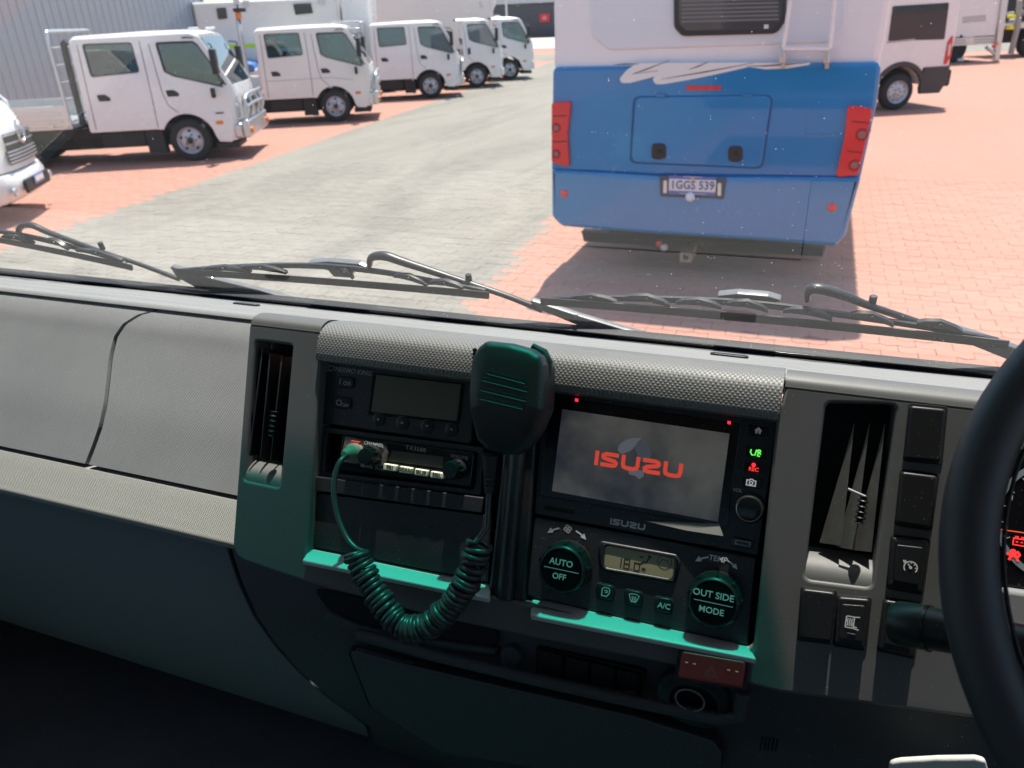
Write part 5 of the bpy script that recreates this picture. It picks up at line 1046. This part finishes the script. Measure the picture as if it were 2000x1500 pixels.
# verge of low grass by the far kerb
gs_ = MB(); rg = random.Random(3)
for k in range(1500):
    p = Vector((rg.uniform(-25, -19), rg.uniform(49.5, 53.5), .0)); h = rg.uniform(.1, .35); a = rg.uniform(0, 6.28); d = Vector((math.cos(a), math.sin(a), 0))
    gs_.bm.faces.new([gs_.bm.verts.new(q) for q in (p - d * .03, p + d * .03, p + d.cross(Vector((0, 0, 1))) * rg.uniform(-.1, .1) + Vector((0, 0, h)))])
tag(gs_.build('verge_grass', mat('grass', (.10, .16, .03), .8, island=.4), None, 0), 'patch of low green grass on the far verge', 'grass', kind='stuff')
# ================================================================== blue and white motorhome straight ahead
MY = 6.45
MH = PL((0, MY, 0), (1, 0, 0), (0, 0, 1))
mh = thing('motorhome', 'blue and white motorhome parked straight ahead, seen from behind', 'motorhome', (-.9, 9, 0))
M_mwhite = mat('motorhome_white', (.82, .81, .82), .30, coat=.4, var=.04, vs_=2)
M_blue = mat('motorhome_blue', (.010, .205, .49), .20, coat=.7, var=.12, vs_=2.5)
M_blue2 = mat('motorhome_bumper', (.016, .200, .46), .24, coat=.6, var=.10, vs_=2.5)
x0, x1 = MH.uv(1080, 60)[0], MH.uv(1730, 60)[0]
bdy = MH.plate('body', [(x0, 1.0), (x1 - .06, 1.0), (x1, 1.8), (x1 + .02, 3.05), (x1 - .22, 3.30), (x0 + .22, 3.30), (x0, 3.05)], 0, 5.6, M_mwhite, mh, r=[0, 0, .05, .15, .2, .2, .15], b=.05, local=True, res=3)
# recessed upper panel with window
MH.plate('upper_panel', ((1150, -260), (1664, -270), (1652, 58), (1622, 84), (1190, 99), (1154, 72)), .018, .05, mat('panel_tint', (.70, .73, .78), .3, coat=.4), mh, r=.10, b=.018, res=3)
wn = MH.plate('window', ((1313, -150), (1540, -155), (1535, 40), (1516, 66), (1332, 71), (1316, 54)), .045, .05, M_dark, mh, r=.07, b=.012, res=3)
pn = MH.plate('pane', ((1324, -140), (1530, -145), (1526, 38), (1508, 56), (1340, 60), (1326, 46)), .050, .01, mat('blind_glass', (.055, .052, .056), .12, coat=.6), wn, r=.05, b=.003)
for k in range(12): MH.plate('blind_slat', ((1331, 40 - k * 8), (1521, 35 - k * 8), (1521, 39.5 - k * 8), (1331, 44.5 - k * 8)), .052, .002, mat('blind', (.16, .15, .155), .45) if k == 0 else bpy.data.materials['blind'], pn, b=.0004)
MH.plate('latch', ((1492, 48), (1501, 48), (1501, 56), (1492, 56)), .056, .008, M_print, wn, b=.002)
# blue lower body
MH.plate('blue_panel', ((1079, 131), (1715, 121), (1721, 134), (1713, 200), (1680, 352), (1300, 345), (1076, 336)), .045, .40, M_blue, mh, r=[.05, .05, .03, 0, .02, 0, .02], b=.03, res=3)
MH.plate('bumper', ((1076, 330), (1300, 346), (1682, 346), (1651, 462), (1632, 482), (1470, 470), (1240, 455), (1096, 443), (1077, 424)), .085, .5, M_blue2, mh, r=[.02, 0, .02, .05, .05, 0, 0, .08, .08], b=.035, res=3)
path_tube('bumper_crease', [MH.at(1080, 334, .062), MH.at(1300, 350, .062), MH.at(1500, 352, .062), MH.at(1676, 350, .062)], .010, M_blue2, mh)
MH.plate('corner_panel', ((1580, 196), (1706, 208), (1700, 262), (1650, 262), (1572, 262)), .050, .02, M_blue, mh, r=.02, b=.006)
# rear hatch
hq = ((1239, 189), (1509, 186), (1488, 329), (1231, 318))
MH.plate('hatch_gap', inset(hq, 1.02), .0465, .02, mat('blue_gap', (.006, .09, .24), .5), mh, r=.06, b=.003)
ht = MH.plate('hatch', inset(hq, .985), .060, .03, M_blue, mh, r=.055, b=.008, res=3)
for x, y in ((1286, 296), (1436, 301)):
    hd_ = MH.plate('latch', ((x - 14, y - 16), (x + 14, y - 15), (x + 14, y + 16), (x - 14, y + 15)), .075, .02, M_dark, ht, r=.04, b=.006, res=3); MH.lathe('latch_core', x, y, [(.018, .074), (.018, .084), (.012, .088), (0, .088)], M_under, hd_, 16, w=.075)
for x in (1290, 1460): MH.plate('hinge', ((x - 9, 184), (x + 9, 184), (x + 9, 190), (x - 9, 190)), .072, .02, M_blue2, ht, r=.008, b=.004)
MH.plate('brake_light', ((1339, 167), (1409, 168), (1409, 176), (1339, 176)), .055, .015, M_redlens, mh, r=.015, b=.004)
# tail lights
def tail(poly, lenses, label):
    b_ = MH.plate('tail_light', poly, .080, .06, M_redlens, mh, r=.03, b=.008, res=3); b_['label'] = label
    for (x, y, r2) in lenses:
        MH.lathe('lens', x, y, [(r2 * .62, .078), (r2 * .62, .083), (r2 * .5, .086), (r2 * .3, .085), (0, .084)], mat('lens_grey', (.34, .13, .12), .25) if 'lens_grey' not in bpy.data.materials else bpy.data.materials['lens_grey'], b_, 20, w=.08)
        path_tube('lens_ring', [MH.pt(MH.uv(x, y, .08)[0] + r2 * .8 * math.cos(a), MH.uv(x, y, .08)[1] + r2 * .8 * math.sin(a), .082) for a in (k * math.tau / 20 for k in range(21))], .006, mat('lens_dark', (.42, .015, .018), .3) if 'lens_dark' not in bpy.data.materials else bpy.data.materials['lens_dark'], b_, 6)
def seg(pts, par=mh): MH.plate('lamp_divider', pts, .0825, .004, bpy.data.materials.get('divider_red') or mat('divider_red', (.16, .008, .01), .4), par, b=.001)
for y in (226, 276): seg(((1079, y), (1107, y - 1), (1107, y + 1.5), (1079, y + 2)))
for y, xa, xb in ((236, 1664, 1698), (294, 1655, 1684)): seg(((xa, y), (xb, y + 3), (xb, y + 5.5), (xa, y + 2.5)))
tail(((1077, 200), (1115, 198), (1108, 262), (1112, 327), (1077, 318)), ((1086, 250, .042), (1086, 301, .040)), 'left red tail light cluster'); tail(((1656, 205), (1705, 212), (1692, 275), (1677, 341), (1632, 347), (1648, 275)), ((1684, 263, .048), (1669, 323, .045)), 'right red tail light cluster')
for x, y in ((1102, 378), (1625, 405)): MH.lathe('reflector', x, y, [(.034, .08), (.034, .094), (.028, .098), (0, .099)], M_redlens, mh, 20, w=.09)
# number plate
MH.plate('plate_recess', ((1288, 343), (1420, 347), (1414, 389), (1289, 384)), .090, .01, mat('recess_dark', (.02, .035, .08), .5), mh, r=.02, b=.003)
np_ = MH.plate('number_plate', ((1306, 343), (1399, 347), (1397, 383), (1305, 379)), .100, .006, mat('plate_edge', (.10, .13, .40), .4), mh, r=.01, b=.001)
MH.plate('plate_field', ((1307, 349), (1399, 352.5), (1397, 376), (1306, 372)), .1025, .003, mat('plate_bg', (.70, .70, .72), .4), np_, r=.006, b=.0006)
MH.text('plate_number', '1GGS 539', 1352, 362.5, .1045, 16.5, mat('plate_ink', (.06, .07, .22), .5), np_, bold=.002, xs=.86, space=1.05)
MH.plate('plate_emblem', ((1349, 347), (1356, 347), (1355, 353), (1350, 353)), .1035, .002, mat('plate_gold', (.75, .42, .08), .5), np_)
for a, b in ((1335, 1372), (1327, 1378)): MH.plate('plate_line', ((a, 344.5 if a > 1330 else 377), (b, 346 if a > 1330 else 378.5), (b, 347 if a > 1330 else 379.5), (a, 345.5 if a > 1330 else 378)), .1032, .001, M_print, np_)
for x, y in ((1299, 365), (1405, 370)): MH.plate('plate_lamp', ((x - 3.5, y - 12), (x + 3.5, y - 12), (x + 3, y + 13), (x - 4, y + 12)), .112, .02, mat('lamp_cream', (.80, .72, .58), .4) if 'lamp_cream' not in bpy.data.materials else bpy.data.materials['lamp_cream'], mh, r=.008, b=.003)
a, b = MH.uv(1348, 384, .13); MB().lathe([(.02, -.035), (.034, -.02), (.038, 0), (.032, .02), (.015, .034), (0, .037)], MH.pt(a, b, .135), (0, 0, 1), 20).build('reversing_camera', mat('cam_white', (.75, .76, .8), .4), mh)
# swoosh decal
z3 = lambda pts: [(1040 + x / 2.857, y / 2.857) for x, y in pts]
M_sw = mat('decal_white', (.78, .77, .75), .35)
for k, l in enumerate(([(484, 440), (496, 464), (545, 463), (640, 438), (730, 412), (830, 380), (920, 350), (580, 352), (525, 392)], [(668, 434), (682, 470), (730, 470), (870, 446), (1010, 418), (1180, 380), (1290, 350), (840, 350), (740, 396)], [(1186, 370), (1300, 387), (1420, 382), (1545, 362), (1553, 347), (1400, 350), (1240, 351)])):
    MH.plate('swoosh_decal', z3(l), .0485 + k * .0004, .003, M_sw, mh, r=.05, b=.0005)
M_ink = mat('decal_ink', (.03, .035, .06), .5)
for l in ([(560, 412), (640, 385), (765, 336)], [(720, 442), (960, 402), (1235, 351)], [(452, 361), (520, 357), (592, 357)], [(872, 388), (925, 370), (982, 346)], [(1195, 369), (1300, 368), (1430, 358), (1550, 347)], [(560, 412), (700, 395)]):
    pts = z3(l); up = [(p[0], p[1] - .35 - .9 * (0 < i < len(pts) - 1)) for i, p in enumerate(pts)]; dn = [(p[0], p[1] + .35 + .9 * (0 < i < len(pts) - 1)) for i, p in enumerate(pts)]
    MH.plate('decal_line', up + dn[::-1], .0505, .002, M_ink, mh, b=.0003)
# ladder
ld_ = path_tube('ladder', rounded([MH.at(1530, 94, .14), MH.at(1545, -10, .16), MH.at(1562, -160, .18), MH.at(1640, -163, .18), MH.at(1631, -10, .16), MH.at(1621, 94, .14)], .05), .016, M_mwhite, mh)
for y0_, y1_, xa, xb in ((95, 95, 1530, 1621), (-30, -32, 1548, 1633), (-100, -103, 1556, 1637)): path_tube('rung', [MH.at(xa, y0_, .15), MH.at(xb, y1_, .15)], .013, M_mwhite, ld_)
M_brk = mat('bracket', (.50, .44, .36), .5, var=.3, vs_=30)
for x in (1527, 1613):
    MH.plate('ladder_bracket', ((x - 6, 92), (x + 7, 92), (x + 7, 122), (x - 5, 124)), .15, .10, M_alloy, ld_, b=.01); MH.plate('ladder_foot', ((x - 3, 118), (x + 6, 117), (x + 6, 134), (x - 2, 135)), .12, .08, M_brk, ld_, b=.008)
# under the skirt: chassis cross members, tow ball, hitch, wheels
MH.plate('rear_crossmember', ((1135, 452), (1612, 484), (1606, 502), (1140, 472)), -.75, .14, M_under, mh, b=.01)
hi_ = MH.plate('tow_hitch', ((1328, 492), (1351, 493), (1350, 513), (1327, 512)), -.05, .30, mat('rust', (.38, .26, .18), .7, var=.4, vs_=30), mh, b=.004, holes=[((1334, 497), (1345, 498), (1344, 508), (1333, 507))])
MB().lathe([(.0, -.035), (.025, -.025), (.035, 0), (.025, .025), (0, .035)], MH.at(1297, 483, -.06), (0, 0, 1), 16).build('tow_ball', mat('ball', (.6, .5, .45), .4), mh)
MH.lathe('trailer_socket', 1286, 476, [(.022, -.10), (.022, -.04), (0, -.038)], M_redlens, mh, 12, w=-.05)
for xx in (-1.85, .02):
    o = Vector((xx, 8.4, .36)); wl = MB().lathe([(.2, -.12), (.34, -.12), (.36, -.08), (.36, .08), (.34, .12), (.2, .12)], o, (1, 0, 0), 32).build('wheel', M_tyre, mh); MB().lathe([(.2, -.1), (.2, .1)], o, (1, 0, 0), 24).build('rim', M_rim, wl)
    o = Vector((xx, 11.6, .36)); MB().lathe([(.0, -.11), (.34, -.11), (.36, -.08), (.36, .08), (.34, .11), (0, .11)], o, (1, 0, 0), 32).build('wheel', M_tyre, mh)
MB().box((-.92, 9.2, .55), (1.5, 5.0, .5)).build('underbody', M_under, mh)
for yy in (7.6, 9.6): MB().box((-.9, yy, 3.38), (.55, .75, .18)).build('roof_vent', M_mwhite, mh, b=.06, seg=3)
# ================================================================== white van at the right
vP = GPt(1748, 215); VS = PL(vP, (math.cos(R(HD)), math.sin(R(HD)), 0), (0, 0, 1))   # u towards its rear
vn = thing('delivery_van', 'white van with black lower cladding and dark side window at the right', 'van', vP)
def q2(*p): return [VS.uv(*q) for q in p]
zr = VS.uv(1850, 128)[1]; ur = VS.uv(1868, 30)[0]; ub = VS.uv(1850, 150)[0]
zc = VS.uv(1800, 132)[1]
VS.plate('body', [(-3.9, .75), (-.5, .75)] + arch(0, .36, .50, 165, 15) + [(.49, zc - .02), (ub, zc - .02), (ub + .03, 1.5), (ub - .06, 2.35), (ub - .2, 2.5), (-2.6, 2.5), (-3.4, 1.5), (-4.1, 1.15)], 0, 1.95, M_white, vn, r=[.1, 0] + [0] * 15 + [0, .08, .1, .15, .15, .3, .3, .2], b=.05, local=True, res=3)
VS.plate('cladding', arch(0, .36, .50, 150, 18) + [(.47, .40), (.50, .30), (ub - .12, .30), (ub + .01, .55), (ub + .01, zc), (.50, zc)] + arch(0, .36, .60, 35, 150), .02, .10, M_dark if False else mat('cladding', (.06, .055, .055), .7, var=.2, vs_=4), vn, local=True, r=0, b=.012)
VS.plate('side_window', ((1744, 12), (1854, 5), (1845, 77), (1735, 80)), .012, .02, G_dark, vn, r=.03, b=.004)
VS.plate('side_window', [(-2.4, 1.35), (-1.3, 1.4), (-1.3, 2.15), (-2.0, 2.15)], .012, .02, G_dark, vn, r=.05, b=.004, local=True)
path_tube('sliding_rail', [VS.at(1733, 83, .01), VS.at(1786, 77, .01)], .018, mat('rail_grey', (.45, .44, .46), .5), vn)
VS.plate('tail_light', ((1863, 66), (1858, 110), (1849, 126), (1844, 125), (1852, 82)), .025, .08, M_redlens, vn, r=.03, b=.008); VS.plate('tail_lens', ((1859, 84), (1855, 108), (1851, 110), (1853, 88)), .032, .01, M_lens, vn, r=.01, b=.003)
VS.plate('bumper_end', [(ub - .15, .42), (ub + .12, .42), (ub + .12, .75), (ub - .15, .75)], -.05, 1.8, M_dark, vn, local=True, r=.05, b=.02)
van_w = thing_wheels = None
def wheel_on(parent, PLn, u, r, w=.2):
    o = PLn.pt(u, r, -.01); a = PLn.n
    wh = MB().lathe([(r * .60, -w), (r * .93, -w), (r, -w * .85), (r, -w * .2), (r * .965, -.02), (r * .86, 0), (r * .66, -.004), (r * .62, -.02)], o, a, 40, cap=False).build('wheel', M_tyre, parent)
    MB().lathe([(r * .63, -.012), (r * .635, -.002), (r * .60, -.012), (r * .52, -.045), (r * .38, -.03), (r * .30, -.028), (r * .25, -.008), (r * .0, -.006)], o, a, 40, cap=False).build('rim', M_rim, wh)
    for k in range(10):
        t_ = k * math.tau / 10; MB().lathe([(r * .045, 0), (0, .004)], o + PLn.u * math.cos(t_) * r * .46 + PLn.v * math.sin(t_) * r * .46 - a * .036, a, 8).build('rim_hole', M_dark, wh)
    for k in range(5):
        t_ = k * math.tau / 5; MB().lathe([(.017, 0), (.014, .014), (0, .015)], o + PLn.u * math.cos(t_) * r * .16 + PLn.v * math.sin(t_) * r * .16 - a * .01, a, 8).build('wheel_nut', M_dark, wh)
wheel_on(vn, VS, 0, .36); wheel_on(vn, VS, -3.3, .36)
MB().box(vP + VS.u * -1.5 - VS.n * 1.0 + Vector((0, 0, .62)), (4.0, 1.4, .25), Matrix.Rotation(R(HD), 3, 'Z')).build('underbody', M_under, vn)
# ================================================================== box truck behind the van
bP = GPt(1948, 118); BS = PL(bP, (math.cos(R(HD)), math.sin(R(HD)), 0), (0, 0, 1))
bx = thing('box_truck', 'white box truck body with a steel rear post, behind the white van', 'truck', bP)
zb = BS.uv(1900, 88)[1]; ue = BS.uv(1946, 60)[0]; us_ = BS.uv(1840, 40)[0] - 3
BS.plate('box_body', [(us_, zb + .28), (ue, zb + .28), (ue, 4.2), (us_, 4.2)], 0, 2.3, M_white, bx, local=True, b=.03)
for k in range(3): BS.plate('side_rail', [(us_, zb + .09 * k), (ue, zb + .09 * k), (ue, zb + .09 * k + .075), (us_, zb + .09 * k + .075)], .02, .1, M_alloy, bx, local=True, b=.01)
BS.plate('vent_grille', ((1881, 33), (1926, 29), (1925, 42), (1880, 46)), .01, .02, M_alloy, bx, b=.004)
for k in range(3): BS.plate('vent_slat', ((1881, 34 + k * 4), (1926, 30 + k * 4), (1926, 31.6 + k * 4), (1881, 35.6 + k * 4)), .02, .01, mat('vent_grey', (.3, .3, .32), .5) if k == 0 else bpy.data.materials['vent_grey'], bx, b=.002)
pst = BS.plate('rear_post', ((1962, -40), (1976, -40), (1952, 118), (1942, 118)), .08, .16, M_alloy, bx, b=.02)
path_tube('brace', [BS.at(1926, 92, .02), BS.at(1946, 108, .02)], .06, M_alloy, pst)
BS.plate('rear_lamp', ((1938, 88), (1946, 87), (1946, 93), (1938, 93)), .06, .05, M_redlens, bx, b=.01); BS.plate('rear_lamp', ((1945, 83), (1951, 83), (1951, 88), (1945, 88)), .12, .05, M_orange, bx, b=.01)
BS.plate('door_handle', ((1876, 68), (1880, 68), (1880, 74), (1876, 74)), .02, .03, M_dark, bx, b=.004)
BS.plate('chassis', [(us_, .55), (ue - .6, .55), (ue - .3, zb), (us_, zb)], -.5, 1.2, M_under, bx, local=True, b=.02)
for uu in (BS.uv(1880, 110)[0] - .2, us_ + 1): MB().lathe([(.25, -.4), (.42, -.38), (.44, -.3), (.44, -.05), (.40, 0), (.2, -.02), (0, -.02)], BS.pt(uu, .44, -.15), BS.n, 28).build('wheel', M_tyre, bx)
BS.plate('mud_flap', ((1882, 118), (1893, 117), (1892, 141), (1882, 141)), -.1, .06, M_under, bx)
path_tube('exhaust', [BS.at(1868, 118, -.1), BS.at(1880, 117, -.1)], .08, M_alloy, bx)
# ================================================================== loaded flatbed at the far right edge
fP = GPt(1985, 112); FS = PL(fP, (math.cos(R(HD)), math.sin(R(HD)), 0), (0, 0, 1)); rg = random.Random(11)
ft = thing('flatbed_truck', 'dark flatbed truck with bright yellow fittings at the far right edge', 'truck', fP)
FS.plate('deck', [(-.9, 1.0), (5.5, 1.0), (5.5, 1.2), (-.9, 1.2)], 0, 2.3, M_alloy, ft, local=True, b=.02)
FS.plate('chassis', [(-.6, .5), (5.5, .5), (5.5, 1.0), (-.6, 1.0)], -.4, 1.4, M_under, ft, local=True, b=.02)
FS.plate('headboard', [(-.7, 1.2), (5.4, 1.2), (5.4, 3.8), (-.7, 3.8)], -1.2, .1, M_dark, ft, local=True, b=.01)
path_tube('stake', [FS.at(1992, 0, .05), FS.at(1988, 50, .05), FS.at(1974, 105, .05)], .10, mat('stake_grey', (.35, .34, .33), .6), ft, 10)
M_yel = mat('safety_yellow', (.82, .80, .02), .5)
for x, y, s_ in ((1981, 32, 3.6), (1977, 54, 3.8)): FS.plate('yellow_band', ((x - s_, y - s_), (x + s_, y - s_), (x + s_, y + s_), (x - s_, y + s_)), .22, .3, M_yel, ft, r=.03, b=.02)
for k in range(26):
    x, y = rg.uniform(1972, 2030), rg.uniform(-30, 66); s_ = rg.uniform(1.5, 3.6); c_ = rg.choice([(.55, .30, .10), (.6, .6, .58), (.10, .14, .12), (.35, .45, .5), (.08, .08, .09), (.5, .42, .3)])
    FS.plate('load_item', ((x - s_, y - s_ * 1.2), (x + s_, y - s_ * 1.3), (x + s_ * .9, y + s_ * 1.2), (x - s_, y + s_)), rg.uniform(-.6, .0), .3, mat('load%d' % k, c_, .6), ft, r=.06, b=.03)
for uu in (.6, 1.7): MB().lathe([(.25, -.4), (.45, -.38), (.48, -.3), (.48, -.05), (.40, 0), (.2, -.02), (0, -.02)], FS.pt(uu, .48, 0), FS.n, 28).build('wheel', M_tyre, ft)
